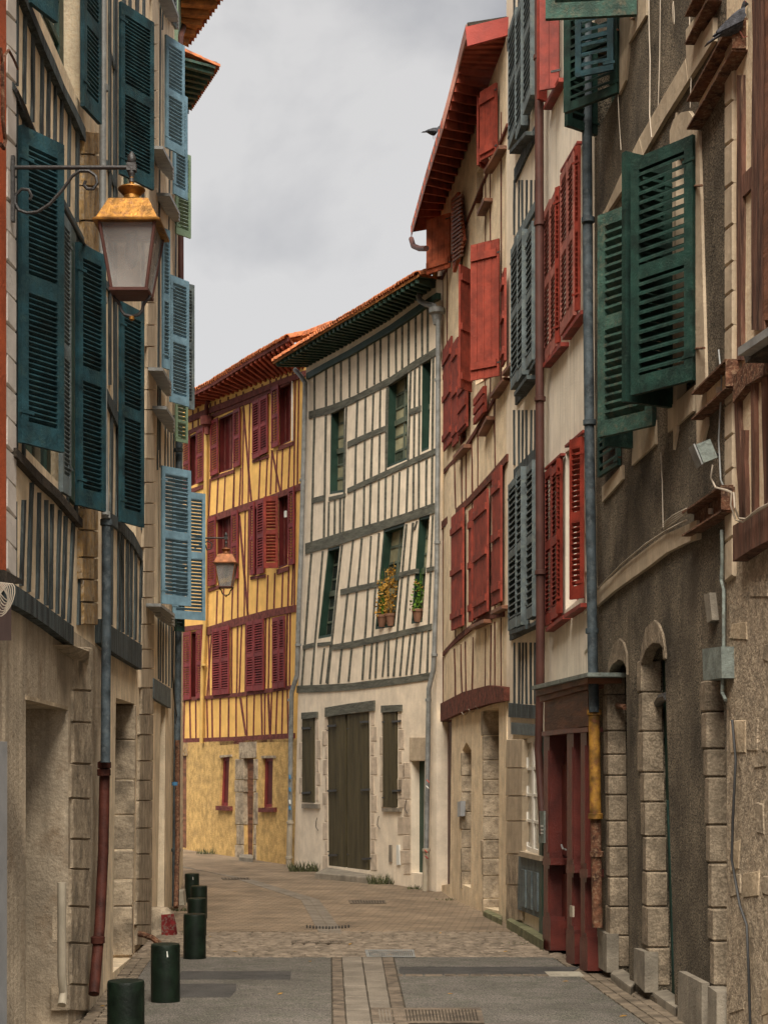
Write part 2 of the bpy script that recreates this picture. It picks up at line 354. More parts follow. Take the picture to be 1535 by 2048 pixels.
def stroke(parent, F, pts, w, m, name='timber', off=.018, th=.06, vert=True, jit=.12, seg=None, wy=None):
    """timber along a pixel polyline; w = pixel width (x for uprights, y for beams)"""
    out = []
    for (xa, ya), (xb, yb) in zip(pts, pts[1:]):
        k = seg or max(1, int(math.hypot(xb - xa, yb - ya) / 45)); k = min(k, 5)
        for q in range(k): out.append((xa + (xb - xa) * q / k, ya + (yb - ya) * q / k))
    out.append(pts[-1]); rings = []
    for x, y in out:
        a_, c_ = w * (.5 + R.uniform(-jit, jit)), w * (.5 + R.uniform(-jit, jit))
        sh = R.uniform(-jit, jit) * w * .6
        if vert: A, B = (x - a_ + sh, y), (x + c_ + sh, y)
        else: A, B = (x, y - a_ + sh), (x, y + c_ + sh)
        n = F.n(x); pa, pb = F.p(*A, off), F.p(*B, off); rings.append([pa, pb, pb - n * th, pa - n * th])
    b = MB(); b.rings(rings); return b.build(name, m, parent)
def studs(parent, F, lst, m, w=4, **k):
    for s in lst: stroke(parent, F, [(s[0], s[1]), (s[2], s[3])], s[4] if len(s) > 4 else w, m, **k)
def pipe(parent, F, pts, r, m, off=.10, name='downpipe', rings_at=(), n=10):
    P3 = [F.p(x, y, off) for x, y in pts]
    b = MB(); b.tube(P3, r, n); o = b.build(name, m, parent)
    for (x, y) in rings_at:
        p = F.p(x, y, off); MB().lathe(p, [(r * 1.0, -.03), (r * 1.28, -.025), (r * 1.28, .025), (r * 1.0, .03)], 12).build('pipe_collar', m, o)
    return o
def cable(parent, pts3, r, m, name='cable', **k):
    b = MB(); b.tube(pts3, r, 5); return b.build(name, m, parent, **k)
def shutter(parent, F, xh, yt, yb, xf, ytf=None, m='blueshutter', kind='louvre', panels=2, pitch=.045, each=True, off=.05, th=.035, tilt=1, st=.06, arch=0, lean=0, batten=None, gap=None, label=None, slatm=None):
    if ytf is not None and tilt == 1: tilt = -1
    H, n = F.hit(xh, off); zt, zb = zpix(yt, H.y), zpix(yb, H.y)
    if ytf is None: Q, _ = F.hit(xf, off)
    else:
        Yf = H.y * (HZ - yt) / (HZ - ytf); Q = Vector(((xf - CX) / FPX * Yf, Yf))
    u = Vector((Q.x - H.x, Q.y - H.y, 0)); Wd = u.length; u.normalize(); w = Vector((u.y, -u.x, 0))
    if w.dot(Vector((0, 0, 0)) - Vector((H.x, H.y, 0))) < 0: w = -w
    Z = Vector((0, 0, 1)); O = Vector((H.x, H.y, 0)); ht = zt - zb; b = MB()
    def bx(mb, ua, ub, za, zb_, wa=-th / 2, wb=th / 2):
        c = O + u * (ua + ub) / 2 + Z * (za + zb_) / 2 + w * (wa + wb) / 2; mb.box(c, u, Z, w, ub - ua, zb_ - za, wb - wa)
    if kind == 'louvre':
        st = min(st, Wd * .16); rt = min(.10, ht * .06); rb = min(.14, ht * .08); rm = min(.11, ht * .06)
        bx(b, 0, st, zb, zt); bx(b, Wd - st, Wd, zb, zt); bx(b, st, Wd - st, zb, zb + rb, -th * .45, th * .45)
        if arch:
            K = 8; top = [O + u * (st + (Wd - 2 * st) * k / K) + Z * (zt + arch * math.sin(math.pi * .5 * (1 - k / K)) - arch * .0) for k in range(K + 1)]
            bot_ = [O + u * (st + (Wd - 2 * st) * k / K) + Z * (zt - rt) for k in range(K + 1)]
            for k in range(K): b.box8([top[k] + w * th * .45, top[k + 1] + w * th * .45, bot_[k + 1] + w * th * .45, bot_[k] + w * th * .45], [top[k] - w * th * .45, top[k + 1] - w * th * .45, bot_[k + 1] - w * th * .45, bot_[k] - w * th * .45])
            bx(b, 0, st, zt - .01, zt + arch)
        else: bx(b, st, Wd - st, zt - rt, zt, -th * .45, th * .45)
        lo, hi = zb + rb, zt - rt; ph = (hi - lo - rm * (panels - 1)) / panels
        for k in range(1, panels):
            z0 = lo + k * ph + (k - 1) * rm; bx(b, st, Wd - st, z0, z0 + rm, -th * .45, th * .45)
        o = b.build('shutter', m, parent)
        if label: o['label'] = label
        c0 = O + u * Wd / 2; dw, hz_ = th * .95, pitch * .62 * tilt; t_ = .008 if pitch < .07 else .022
        L2 = Wd / 2 - st
        sm_ = MB(); A = c0 - u * L2; B = c0 + u * L2
        sec = [(dw / 2, -hz_ / 2), (dw / 2, -hz_ / 2 + t_), (-dw / 2, hz_ / 2 + t_), (-dw / 2, hz_ / 2)]
        if each:
            sm_.rings([[A + w * q[0] + Z * q[1] for q in sec], [B + w * q[0] + Z * q[1] for q in sec]])
            me, c = sm_.mesh('slat', slatm or m)
        allm = MB()
        for k in range(panels):
            z0 = lo + k * (ph + rm); cnt = max(2, int(ph / pitch))
            for q in range(cnt):
                zz = z0 + (q + .5) * ph / cnt
                if each:
                    s = bpy.data.objects.new('slat', me); link(s, o, c + Z * zz + Z * R.uniform(-.001, .001)); s.rotation_euler = (0, R.uniform(-.010, .010), R.uniform(-.006, .006))
                else: allm.rings([[A + w * q_[0] + Z * (q_[1] + zz) for q_ in sec], [B + w * q_[0] + Z * (q_[1] + zz) for q_ in sec]])
        if not each: allm.build('slats', slatm or m, o, kind='stuff')
    else:
        npl = max(2, int(round(Wd / .13))); pw = Wd / npl
        core = MB(); bx(core, .004, Wd - .004, zb + .004, zt - .004, -th * .2, th * .2); o = core.build('shutter', m, parent)
        if label: o['label'] = label
        for k in range(npl):
            pb = MB(); g = .0035; bx(pb, k * pw + g, (k + 1) * pw - g, zb + R.uniform(0, .006), zt - R.uniform(0, .004), -th / 2, th / 2); pb.build('plank', m, o)
        bts = batten if batten is not None else (.12, .88)
        for q in bts:
            z0 = zb + ht * q; bb = MB(); bx(bb, .03, Wd - .02, z0 - .055, z0 + .055, th / 2, th / 2 + .028); bb.build('batten', m, o)
    # hinges on the hung stile
    for q in (.1, .9):
        hb = MB(); z0 = zb + ht * q; bx(hb, -.02, .10, z0 - .012, z0 + .012, th / 2, th / 2 + .006); hb.build('hinge', m if kind == 'louvre' else 'iron', o)
    return o
def ql(c, s, t):      # bilinear on quad A(tl) B(tr) C(br) D(bl)
    return (c[0] * (1 - s) + c[1] * s) * (1 - t) + (c[3] * (1 - s) + c[2] * s) * t
def window(parent, F, quad, depth=.12, fm='sash', gm='glass', cols=2, rows=4, fr=.10, mid=True, outer=None, off=0):
    n = F.n(sum(q[0] for q in quad) / 4); base = [F.p(x, y, off) for x, y in quad]
    if outer:
        ob = MB()
        for (s0, s1, t0, t1) in ((0, .07, 0, 1), (.93, 1, 0, 1), (.07, .93, 0, .03), (.07, .93, .97, 1)):
            q = [ql(base, s0, t0), ql(base, s1, t0), ql(base, s1, t1), ql(base, s0, t1)]
            ob.box8([p - n * .012 for p in q], [p - n * (depth + .02) for p in q])
        ob.build('window_lining', outer, parent)
    c = [p - n * (depth + .01) for p in base]; o = None; f = MB()
    def bar(s0, s1, t0, t1, d0=0, d1=.04):
        q = [ql(c, s0, t0), ql(c, s1, t0), ql(c, s1, t1), ql(c, s0, t1)]; f.box8([p - n * d0 for p in q], [p - n * d1 for p in q])
    fy = fr * .35
    bar(0, fr, 0, 1); bar(1 - fr, 1, 0, 1); bar(fr, 1 - fr, 0, fy); bar(fr, 1 - fr, 1 - fy, 1)
    if cols == 2: bar(.5 - fr * .5, .5 + fr * .5, fy, 1 - fy, .001, .038)
    xs = [fr] + [fr + (1 - 2 * fr) * k / cols for k in range(1, cols)] + [1 - fr]
    for k in range(1, rows):
        t = fy + (1 - 2 * fy) * k / rows; g = .012 if not (mid and k == rows // 2) else .03
        bar(fr, 1 - fr, t - g, t + g, .004 if g < .02 else -.02, .034)
    o = f.build('window', fm, parent)
    for i in range(cols):
        for j in range(rows):
            s0, s1 = fr + (1 - 2 * fr) * i / cols, fr + (1 - 2 * fr) * (i + 1) / cols; t0, t1 = fy + (1 - 2 * fy) * j / rows, fy + (1 - 2 * fy) * (j + 1) / rows
            q = [ql(c, s0, t0), ql(c, s1, t0), ql(c, s1, t1), ql(c, s0, t1)]; tw = n * R.uniform(-.002, .002)
            pb = MB(); pb.box8([p - n * .022 + tw for p in q], [p - n * .03 for p in q]); pb.build('pane', gm if gm != 'glass' or (i * 7 + j * 5 + int(quad[0][0])) % 4 == 0 else 'glass2', o)
    return o
def sill(parent, F, x0, y0, x1, y1, th=6, off=.09, m='palestone', back=.05, name='sill'):
    b = MB(); fr = [F.p(x0, y0, off), F.p(x1, y1, off), F.p(x1, y1 + th, off), F.p(x0, y0 + th, off)]; n = F.n((x0 + x1) / 2)
    b.box8(fr, [p - n * (off + back) for p in fr]); return b.build(name, m, parent)
def jamb(parent, F, px, ys, d, m, out=.02, face_w=10, sgn=1, name='stone', off=0):
    """dressed stones turning the corner of an opening at pixel column px; they line the reveal for d metres"""
    pxt = px
    for ya, yb in zip(ys, ys[1:]):
        px = interp(pxt, (ya + yb) / 2) if isinstance(pxt, list) else pxt
        n = F.n(px); P0, P1 = F.p(px, ya, off), F.p(px, yb, off)
        if isinstance(pxt, list): P0.z = F.p(interp(pxt, ya), ya, off).z; P1.z = F.p(interp(pxt, yb), yb, off).z
        t = Vector((-n.y, n.x, 0));
        if t.y < 0: t = -t                      # t points away from the camera along the wall
        e = R.uniform(-.006, .006); lo = P1.z; hi = P0.z; Z = Vector((0, 0, 1))
        fw = (face_w + R.uniform(-3, 3)) * P0.y / FPX / max(.12, abs(t.x) + abs(P0.x / P0.y)) 
        fw = min(fw, .32)
        c = Vector((P0.x, P0.y, (lo + hi) / 2)) + t * (fw / 2 - out - e) - n * (d / 2 - .015)
        b = MB(); hx, hd, hh = fw / 2, d / 2, (hi - lo) / 2 - .004; ch = .012
        def ring(zz, s): return [c + t * (-hx + s) - n * (-hd + s) * 1 + Z * zz, c + t * (hx) - n * (-hd + s) + Z * zz, c + t * hx - n * hd + Z * zz, c + t * (-hx + s) - n * hd + Z * zz]
        b.rings([ring(-hh, ch), ring(-hh + ch, 0), ring(hh - ch, 0), ring(hh, ch)]); b.build(name, m, parent)
def quoins(parent, F, x0, x1, ys, m, off=.03, alt=6, jit=2, name='stone'):
    for k, (ya, yb) in enumerate(zip(ys, ys[1:])):
        a = x0 + (alt if k % 2 else 0) + R.uniform(-jit, jit); b_ = x1
        if alt < 0: a = x0; b_ = x1 + (alt if k % 2 else 0) + R.uniform(-jit, jit)
        sl = 0
        cs = [F.p(a, ya + 1, off), F.p(b_, ya + 1, off), F.p(b_, yb - 1, off), F.p(a, yb - 1, off)]
        cs[1].z = cs[0].z; cs[2].z = cs[3].z
        cs = [c + Vector((0, 0, R.uniform(-.006, .006))) for c in cs]
        block(parent, cs, F.n((x0 + x1) / 2), off + .08 + R.uniform(-.01, .01), m, name)
def frange(a, b, s, j=.25):
    o = [a]
    while o[-1] < b: o.append(o[-1] + s * R.uniform(1 - j, 1 + j))
    return o
def eave(house, F, wp, op, off, nr, sm, tm='tile', ntile=50, fm='redsoffit', rh=.12, tr=.07, rise=1.1, backd=3.0, tl=.45, rm=None, gut=None, fh=None, dm='tile'):
    """overhanging eave: soffit boards, rafters, fascia, roof slab and tile ends; wp/op: wall and outer pixel polylines with equal counts"""
    Wp = [F.p(x, y, .0) for x, y in wp]; Op = [F.p(x, y, off) for x, y in op]; Z = Vector((0, 0, 1))
    def at(L_, t):
        t *= len(L_) - 1; i = min(int(t), len(L_) - 2); return L_[i].lerp(L_[i + 1], t - i)
    root = thing_part(house, 'roof', (Wp[0] + Op[0]) / 2)
    N = 16; sb = MB(); rb = MB(); fb = MB()
    for k in range(N):
        a, b = k / N, (k + 1) / N; wa, wb, oa, ob = at(Wp, a), at(Wp, b), at(Op, a), at(Op, b)
        dn = [wa + Z * rh, wb + Z * rh, ob + Z * rh, oa + Z * rh]; sb.box8([p + Z * .0 for p in dn], [p + Z * .025 for p in dn])
        ia = (wa - oa); ib = (wb - ob); ia.z = ib.z = 0; ia.normalize(); ib.normalize()
        u_ = Z * (rh + .027); q = [oa + u_, ob + u_, wb + u_, wa + u_]; rb.box8(q, [p + Z * .05 for p in q])
        q = [wa + u_, wb + u_, wb + ib * backd + u_ + Z * rise, wa + ia * backd + u_ + Z * rise]; rb.box8(q, [p + Z * .05 for p in q])
        o1 = (oa - wa).normalized() * .025; o2 = (ob - wb).normalized() * .025
        if fh: fd = Z * (rh + .05 - fh); oa, ob = oa + fd, ob + fd
        tp_ = Z * (fh or (rh + .05))
        fb.box8([oa, ob, ob + tp_, oa + tp_], [oa + o1, ob + o2, ob + o2 + tp_, oa + o1 + tp_])
    sb.build('soffit', sm, root); rb.build('roof_deck', dm, root); fb.build('fascia', fm, root)
    for k in range(nr):
        t = (k + .5) / nr; w_, o_ = at(Wp, t), at(Op, t); d = (o_ - w_); s = Vector((-d.y, d.x, 0)).normalized() * .04
        q0 = [w_ - d * .05 - s, w_ - d * .05 + s, w_ - d * .05 + s + Z * rh * .98, w_ - d * .05 - s + Z * rh * .98]; q1 = [p + d * 1.03 for p in q0]
        for p in q1[:2]: p.z += rh * .25
        MB().box8(q0, q1).build('rafter', rm or sm, root)
    me = None
    for k in range(ntile):
        t = (k + .5) / ntile; o_ = at(Op, t); i_ = at(Wp, t) - o_; i_.z = 0; i_.normalize(); s = Vector((-i_.y, i_.x, 0))
        for row in range(2):
            if me is None:
                mb = MB(); rg = []
                for dd, r0 in ((-.07, tr), (tl, tr * .85)):
                    arc = [(math.cos(math.pi * a / 6), math.sin(math.pi * a / 6)) for a in range(7)]
                    rg.append([Vector((0, dd, dd * .36)) + Vector((c_ * r0, 0, s_ * r0)) for c_, s_ in arc] + [Vector((0, dd, dd * .36)) + Vector((c_ * r0 * .8, 0, s_ * r0 * .8)) for c_, s_ in reversed(arc)])
                mb.rings(rg); mb.sm = True; me, c = mb.mesh('tile', tm, Vector((0, 0, 0)))
            ob_ = bpy.data.objects.new('tile', me); link(ob_, root, o_ + Z * (rh + .06) + i_ * row * tl * .8 + Z * row * tl * .8 * .36 + s * R.uniform(-.01, .01) + Z * R.uniform(-.008, .008))
            ob_.rotation_euler = (0, 0, math.atan2(-i_.x, i_.y) + R.uniform(-.05, .05))
    return root
def thing_part(parent, name, loc):
    o = bpy.data.objects.new(name, None); o.empty_display_size = .2; link(o, parent, Vector(loc)); return o
# ================================================================ frontages (plan polylines, near to far)
FL = Fac([(-2.046, 5), (-2.58, 13.9), (-2.9, 17.5), (-3.6, 25.6), (-3.98, 29.5)], 1)
FR = Fac([(2.66, 5), (2.5, 9), (2.38, 12.1), (2.25, 14.9), (2.12, 17), (1.98, 19.5), (1.79, 22.5), (1.6, 24.3), (1.2, 27.3), (1.0, 29.9)], -1)
FW = Fac([(.98, 28.4), (-2.06, 34.7)], -1)
FY = Fac([(-1.84, 34.9), (-5.63, 42), (-7.3, 45.2)], -1)
ZV = Vector((0, 0, 1))
# ================================================================ ground and street
gb = MB(); Ys = [-30, 0] + [2 + k for k in range(60)] + [80, 130, 250, 500]
for a, b in zip(Ys, Ys[1:]):
    for x0, x1 in ((-200, -8), (-8, 0), (0, 8), (8, 200)):
        gb.face([(x0, a, zg(a) - .03), (x1, a, zg(a) - .03), (x1, b, zg(b) - .03), (x0, b, zg(b) - .03)])
gb.build('ground', 'joint', kind='structure')
def strip(name, rows, m, parent=None, up=0, th=.03, **k):
    """rows = [(Y, x0, x1)] -> a solid sheet following the street's fall"""
    b = MB(); rg = [[(x0, Y, zg(Y) + up), (x1, Y, zg(Y) + up), (x1, Y, zg(Y) + up - th), (x0, Y, zg(Y) + up - th)] for Y, x0, x1 in rows]
    b.rings([[Vector(p) for p in r] for r in rg]); return b.build(name, m, parent, **k)
def lin(Y, a, b): return a[1] + (b[1] - a[1]) * (Y - a[0]) / (b[0] - a[0])
AL = lambda Y: lin(Y, (11.65, -2.145), (16.95, -2.62)); AR = lambda Y: lin(Y, (11.65, 2.03), (17.3, 1.90))
street = strip('street', [(Y, AL(Y), AR(Y)) for Y in (1, 6, 12, 17)], 'asphalt', up=0, kind='structure')
strip('brick_paving', [(Y, -6.5 if Y > 27 else -3.9, 2.4 if Y < 30 else 1) for Y in (20.6, 21.5, 22.5, 23.5, 24.5, 25.5, 26.5, 27.4, 28.4, 32, 40)] + [(60, -30, 10)], 'farbrick', street, up=.0)
strip('asphalt_patch', [(G(0, y).y, (x0 - CX) / FPX * G(0, y).y, (x1 - CX) / FPX * G(0, y).y) for y, x0, x1 in ((1959, 352, 581), (1943, 363, 582))], 'patch', street, up=.004)
strip('asphalt_patch', [(G(0, y).y, (x0 - CX) / FPX * G(0, y).y, (x1 - CX) / FPX * G(0, y).y) for y, x0, x1 in ((1995, 345, 460), (1981, 350, 472), (1968, 357, 473))], 'patch', street, up=.004)
strip('asphalt_patch', [(G(0, y).y, (x0 - CX) / FPX * G(0, y).y, (x1 - CX) / FPX * G(0, y).y) for y, x0, x1 in ((1949, 800, 1100), (1941, 797, 1150), (1934, 800, 1160))], 'patch', street, up=.004)
strip('pale_kerb_slab', [(G(0, y).y, (x0 - CX) / FPX * G(0, y).y, (x1 - CX) / FPX * G(0, y).y) for y, x0, x1 in ((1953, 1098, 1168), (1944, 1088, 1158))], 'paleslab', street, up=.006)
# gutter slabs and setts: line them up along the drifting gutter
gx = [((11.65, -.398), (16.95, -.59)), ((11.65, -.293), (16.95, -.477)), ((11.65, -.095), (16.95, -.25)), ((11.65, .076), (16.95, -.025)), ((11.65, .19), (16.95, .105))]
def piece(name, Y0, Y1, xa, xb, m, up, g=.006, d=.05):
    j = lambda s=.003: R.uniform(-s, s)
    cs = [Vector((xa(Y0) + g + j(), Y0 + g, zg(Y0) + up + j(.002))), Vector((xb(Y0) - g + j(), Y0 + g, zg(Y0) + up + j(.002))), Vector((xb(Y1) - g + j(), Y1 - g, zg(Y1) + up + j(.002))), Vector((xa(Y1) + g + j(), Y1 - g, zg(Y1) + up + j(.002)))]
    return block(street, cs, ZV, d, m, name, ch=.005)
strip('gutter_bed', [(Y, lin(Y, *gx[0]) - .01, lin(Y, *gx[4]) + .01) for Y in (5, 11, 16.97)], 'joint', street, up=.003)
for c in (1, 2):
    Y = 6.3 + .35 * c
    while Y < 16.9:
        Y1 = min(Y + R.uniform(.7, .95), 16.95); piece('paving_slab', Y, Y1, lambda q, c=c: lin(q, *gx[c]), lambda q, c=c: lin(q, *gx[c + 1]), 'slab', .010); Y = Y1
for c in (0, 3):
    Y = 10.6
    while Y < 16.9: piece('sett', Y, Y + .115, lambda q, c=c: lin(q, *gx[c]), lambda q, c=c: lin(q, *gx[c + 1]), 'sett', .010, .005); Y += .115
# brick borders along both sides
for side in (0, 1):
    for c in range(4):
        Y = 9.5 + .1 * (c % 2)
        while Y < 17.2:
            base = AL(Y) if side == 0 else AR(Y); s = -1 if side == 0 else 1
            wl = FL if side == 0 else FR
            xa = base + s * (.01 + c * .112); xb = base + s * (.01 + (c + 1) * .112)
            lim = -1.746 - .06 * Y - .25 * max(0, Y - 13.9) * .12 if side == 0 else 2.45 - .03 * (Y - 10)
            if abs(xb) < abs(lim) + .05: piece('brick', Y, Y + .222, lambda q, a=min(xa, xb): a, lambda q, b=max(xa, xb): b, 'brick', .0, .006)
            Y += .222
strip('pavement', [(Y, -3.2, AL(Y) - .45) for Y in (4, 12, 17)], 'concrete', street, up=-.004)
strip('pavement', [(Y, AR(Y) + .3, 2.8) for Y in (4, 12, 17)], 'concrete', street, up=-.004)
# row of setts across the right half under the patch
for k in range(26):
    X = .14 + k * .066 + R.uniform(-.01, .01); Yc = G(0, 1952.5).y
    block(street, [Vector((X, Yc, zg(Yc) + .006)), Vector((X + .058, Yc, zg(Yc) + .006)), Vector((X + .058, Yc + .17, zg(Yc + .17) + .006)), Vector((X, Yc + .17, zg(Yc + .17) + .006))], ZV, .03, 'sett', 'sett', ch=.006)
# cobble band
strip('cobble_bed', [(Y, -3.4, 2.2) for Y in (16.96, 18, 19.5, 20.65)], 'joint', street, up=-.012)
vm = []
for k in range(6):
    a = [R.uniform(.055, .072) for _ in range(8)]; pr = []
    for s, z in ((1, -.03), (1.0, .0), (.8, .016), (.4, .021)): pr.append([Vector((a[i] * s * math.cos(i * math.pi / 4 + .39) * 1.22, a[i] * s * math.sin(i * math.pi / 4 + .39) * 1.05, z)) for i in range(8)])
    mb = MB(); mb.rings(pr); vm.append(mb)
vmesh = [mb.mesh('cobble', 'cobble', Vector((0, 0, 0)))[0] for mb in vm]
cnt = 0; rest = MB(); Y = 17.03; row = 0
while Y < 20.6:
    X = -2.95 + .06 * (row % 2)
    while X < 2.02:
        yy = Y + .04 * math.sin(X * 2.1 + row * .3) + R.uniform(-.012, .012); z = zg(yy) - .012 + R.uniform(-.004, .004); k = R.randrange(6)
        if cnt < 290:
            o = bpy.data.objects.new('cobble', vmesh[k]); link(o, street, Vector((X, yy, z))); o.rotation_euler = (0, 0, R.uniform(-.3, .3)); cnt += 1
        else:
            i = len(rest.v); rest.v += [v + Vector((X, yy, z)) for v in vm[k].v]; rest.f += [tuple(q + i for q in f) for f in vm[k].f]
        X += R.uniform(.13, .165)
    Y += .128; row += 1
rest.build('cobbles', 'cobble', street, kind='stuff')
# pale slab strip winding through the far bricks
Lp = [(638, 1868), (620, 1833), (601, 1800), (547, 1782), (455, 1753), (340, 1727)]; Rp = [(687, 1868), (663, 1833), (638, 1800), (594, 1786), (499, 1758), (345, 1732)]
for i in range(5):
    n_ = 3
    for q in range(n_):
        for h in (0, .5):
            t0, t1 = q / n_ + .01, (q + 1) / n_ - .01
            def E(P, t, i=i): return (P[i][0] + (P[i + 1][0] - P[i][0]) * t, P[i][1] + (P[i + 1][1] - P[i][1]) * t)
            def mixp(t, s):
                a, b = E(Lp, t), E(Rp, t); return G(a[0] + (b[0] - a[0]) * s, a[1] + (b[1] - a[1]) * s, .006)
            block(street, [mixp(t0, h + .01), mixp(t0, h + .49), mixp(t1, h + .49), mixp(t1, h + .01)], ZV, .03, 'slab', 'paving_slab', ch=.004)
def grate(px0, px1, py0, py1, n, label, m='rust', bars=True):
    a, b, c, d = G(px0, py1, .012), G(px1, py1, .012), G(px1 - (px1 - px0) * .03, py0, .012), G(px0 - 4, py0, .012)
    t = thing('drain_grate', (a + b + c + d) / 4, label, 'drain grate')
    fb = MB(); 
    for s0, s1, t0, t1 in ((0, .05, 0, 1), (.95, 1, 0, 1), (.05, .95, 0, .1), (.05, .95, .9, 1)):
        q = [ql((d, c, b, a), s0, t0), ql((d, c, b, a), s1, t0), ql((d, c, b, a), s1, t1), ql((d, c, b, a), s0, t1)]; fb.box8(q, [p - ZV * .03 for p in q])
    fb.build('frame', m, t); pt = MB(); q = [p - ZV * .006 for p in (d, c, b, a)]; pt.box8(q, [p - ZV * .02 for p in q]); pt.build('pit', 'joint', t)
    for k in range(n):
        s0 = .05 + .9 * k / n; s1 = s0 + .9 / n * .55; q = [ql((d, c, b, a), s0, .1), ql((d, c, b, a), s1, .1), ql((d, c, b, a), s1, .9), ql((d, c, b, a), s0, .9)]
        MB().box8(q, [p - ZV * .008 for p in q]).build('bar', m, t)
grate(733, 830, 1901, 1915, 22, 'pale metal drain grate at the near edge of the cobble band', 'zinc')
grate(745, 968, 2018, 2048, 30, 'wide ribbed grate across the paved gutter at the bottom of the picture', 'sett')
grate(700, 772, 1801, 1808, 12, 'dark rectangular drain grate in the brick paving near the red doorway house', 'sett')
grate(446, 500, 1756, 1760, 8, 'small far drain grate beside the pale winding strip of slabs', 'sett')
grate(585, 690, 1883, 1888, 18, 'long thin drain grate sunk in the middle of the cobbles', 'sett')
t = thing('slotted_drain', G(655, 1854), 'curved slotted drain with dark square holes crossing the pale slabs', 'drain')
for k in range(14):
    x = 612 + k * 6.4; y = 1853 + 3.2 * math.sin(k / 13 * math.pi); a, b, c, d = G(x, y + 2.4, .014), G(x + 3.4, y + 2.4, .014), G(x + 3.4, y - 1.6, .014), G(x, y - 1.6, .014)
    MB().box8([d, c, b, a], [p - ZV * .02 for p in (d, c, b, a)]).build('slot', 'dark', t)
# ================================================================ left row
def house(px, F, label, cat='house', name='timber_house'): p = F.p(px, 1600); return thing(name, (p.x, p.y, zg(p.y)), label, cat)
# --- orange house at the left edge
h = house(5, FL, 'orange rendered house with white toothed corner stones, cut by the left edge')
wall(h, FL, -420, 13, 12.6, [], 'orange', bot=[(-420, 1280), (13, 1180)], off=.035)
ys = [-40 + 62 * k for k in range(20)]
for k, (a, b) in enumerate(zip(ys, ys[1:])):
    x0 = 10 if k % 2 else 15
    block(h, [FL.p(x0, a + 1, .03), FL.p(34, a + 24, .03), FL.p(34, b + 23, .03), FL.p(x0, b, .03)], FL.n(20), .12, 'quoin', 'stone')
prism(h, FL, [(-300, 1110), (-300, 1150), (46, 1168), (46, 1160), (10, 1140)], .16, .2, 'darkwood', 'canopy_edge')
prism(h, FL, [(-300, 1205), (23, 1205), (23, 1281), (-300, 1281)], .14, .2, 'mauve', 'shopfront_box')
prism(h, FL, [(-100, 1487), (15, 1483), (14, 2140), (-100, 2140)], .07, .12, 'lightpanel', 'door_panel')
wall(h, FL, -420, 11, [(-420, 1280), (11, 1200)], [], 'ground_wall', name='lower_wall')
b = MB()
for k in range(7):
    c0 = FL.p(4 + k * 1.2, 1182 + k * 3, .2 + k * .008); b.tube([c0 + Vector((math.cos(t_ / 14 * 6.3) * (.016 + k * .004) + math.sin(t_ / 14 * 6.3) * .01 * (k - 3), 0, math.sin(t_ / 14 * 6.3) * (.05 + k * .006))) for t_ in range(15)], .0028, 5)
o = b.build('cable_coil', 'cable', None, label='coil of white cable hanging from the wooden ledge at the left edge', cat='cable')
cable(None, [FL.p(2, 95, .1), FL.p(5, 130, .1), FL.p(10, 110, .1), FL.p(18, 100, .1), FL.p(28, 118, .1), FL.p(36, 138, .05)], .008, 'rust', 'wall_pipe', label='thin rusty pipe hooked round the white corner stones high on the left', cat='pipe')
cable(None, [FL.p(5, 130, .1), FL.p(6, 240, .1), FL.p(11, 280, .1), FL.p(8, 297, .1), FL.p(2, 288, .1)], .012, 'rust', 'wall_pipe', label='short rusty conduit with a hooked end on the orange wall', cat='pipe')
# --- first cream house
h = house(110, FL, 'near cream timbered house with tall teal shutters and a deep plain doorway, at left')
hA = [(52, 1395), (137, 1418), (137, 2047), (52, 2090)]
W1q = [(50, 290), (136, 445), (136, 985), (50, 895)]; W0q = [(64, -700), (160, -330), (160, 205), (64, -10)]
wall(h, FL, 11, 206, 12.6, [hA, W1q, W0q], 'cream', depth=.75, step=16, bot=[(11, 1180), (24, 1200), (147, 1270), (206, 1310)])
wall(h, FL, 11, 206, [(11, 1175), (24, 1195), (147, 1262), (206, 1303)], [hA], 'ground_wall', depth=.75, step=16, name='lower_wall', off=.02)
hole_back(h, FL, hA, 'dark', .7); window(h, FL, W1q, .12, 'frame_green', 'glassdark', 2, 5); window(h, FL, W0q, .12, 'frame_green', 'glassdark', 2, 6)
prism(h, FL, [(54, 1391), (137, 1413), (137, 1420), (54, 1399)], .03, .1, 'ground_wall2', 'lintel')
for x0, y0, x1, y1 in ((33, 1003, 33, 1168), (51, 1000, 46, 1172), (67, 965, 61, 1184), (82, 985, 78, 1198), (96, 1000, 95, 1211), (107, 1008, 105, 1219), (123, 1020, 117, 1228), (134, 1032, 129, 1238), (149, 1045, 141, 1247), (166, 1060, 160, 1250)):
    stroke(h, FL, [(x0, y0), (x1, y1)], 4.2, 'bluetimber')
for x, w in ((36, 5), (52, 4), (68, 5), (86, 5), (99, 5), (112, 4), (125, 5), (140, 4), (156, 6), (168, 7)):
    yu = interp([(30, -80), (57, 10), (90, 90), (130, 185), (172, 270)], x) + 10; yv = interp([(30, 165), (72, 260), (129, 399), (168, 473)], x) - 6
    w *= .75; stroke(h, FL, [(x + 2, yu), (x, yv)], w, 'bluetimber'); (52 < x < 137) or stroke(h, FL, [(x, yv + 12), (x - 1, interp([(35, 915), (80, 965), (165, 1050)], x))], w, 'bluetimber')
    if x < 60: stroke(h, FL, [(x + 3, -1300), (x + 2, yu - 20)], w, 'bluetimber')
stroke(h, FL, [(28, -72), (57, 5), (90, 88), (130, 183), (172, 268)], 24, 'bluetimber', 'beam', off=.05, th=.12, vert=False)
stroke(h, FL, [(28, 170), (72, 268), (129, 405), (168, 480), (206, 528)], 15, 'bluetimber', 'beam', off=.04, th=.1, vert=False)
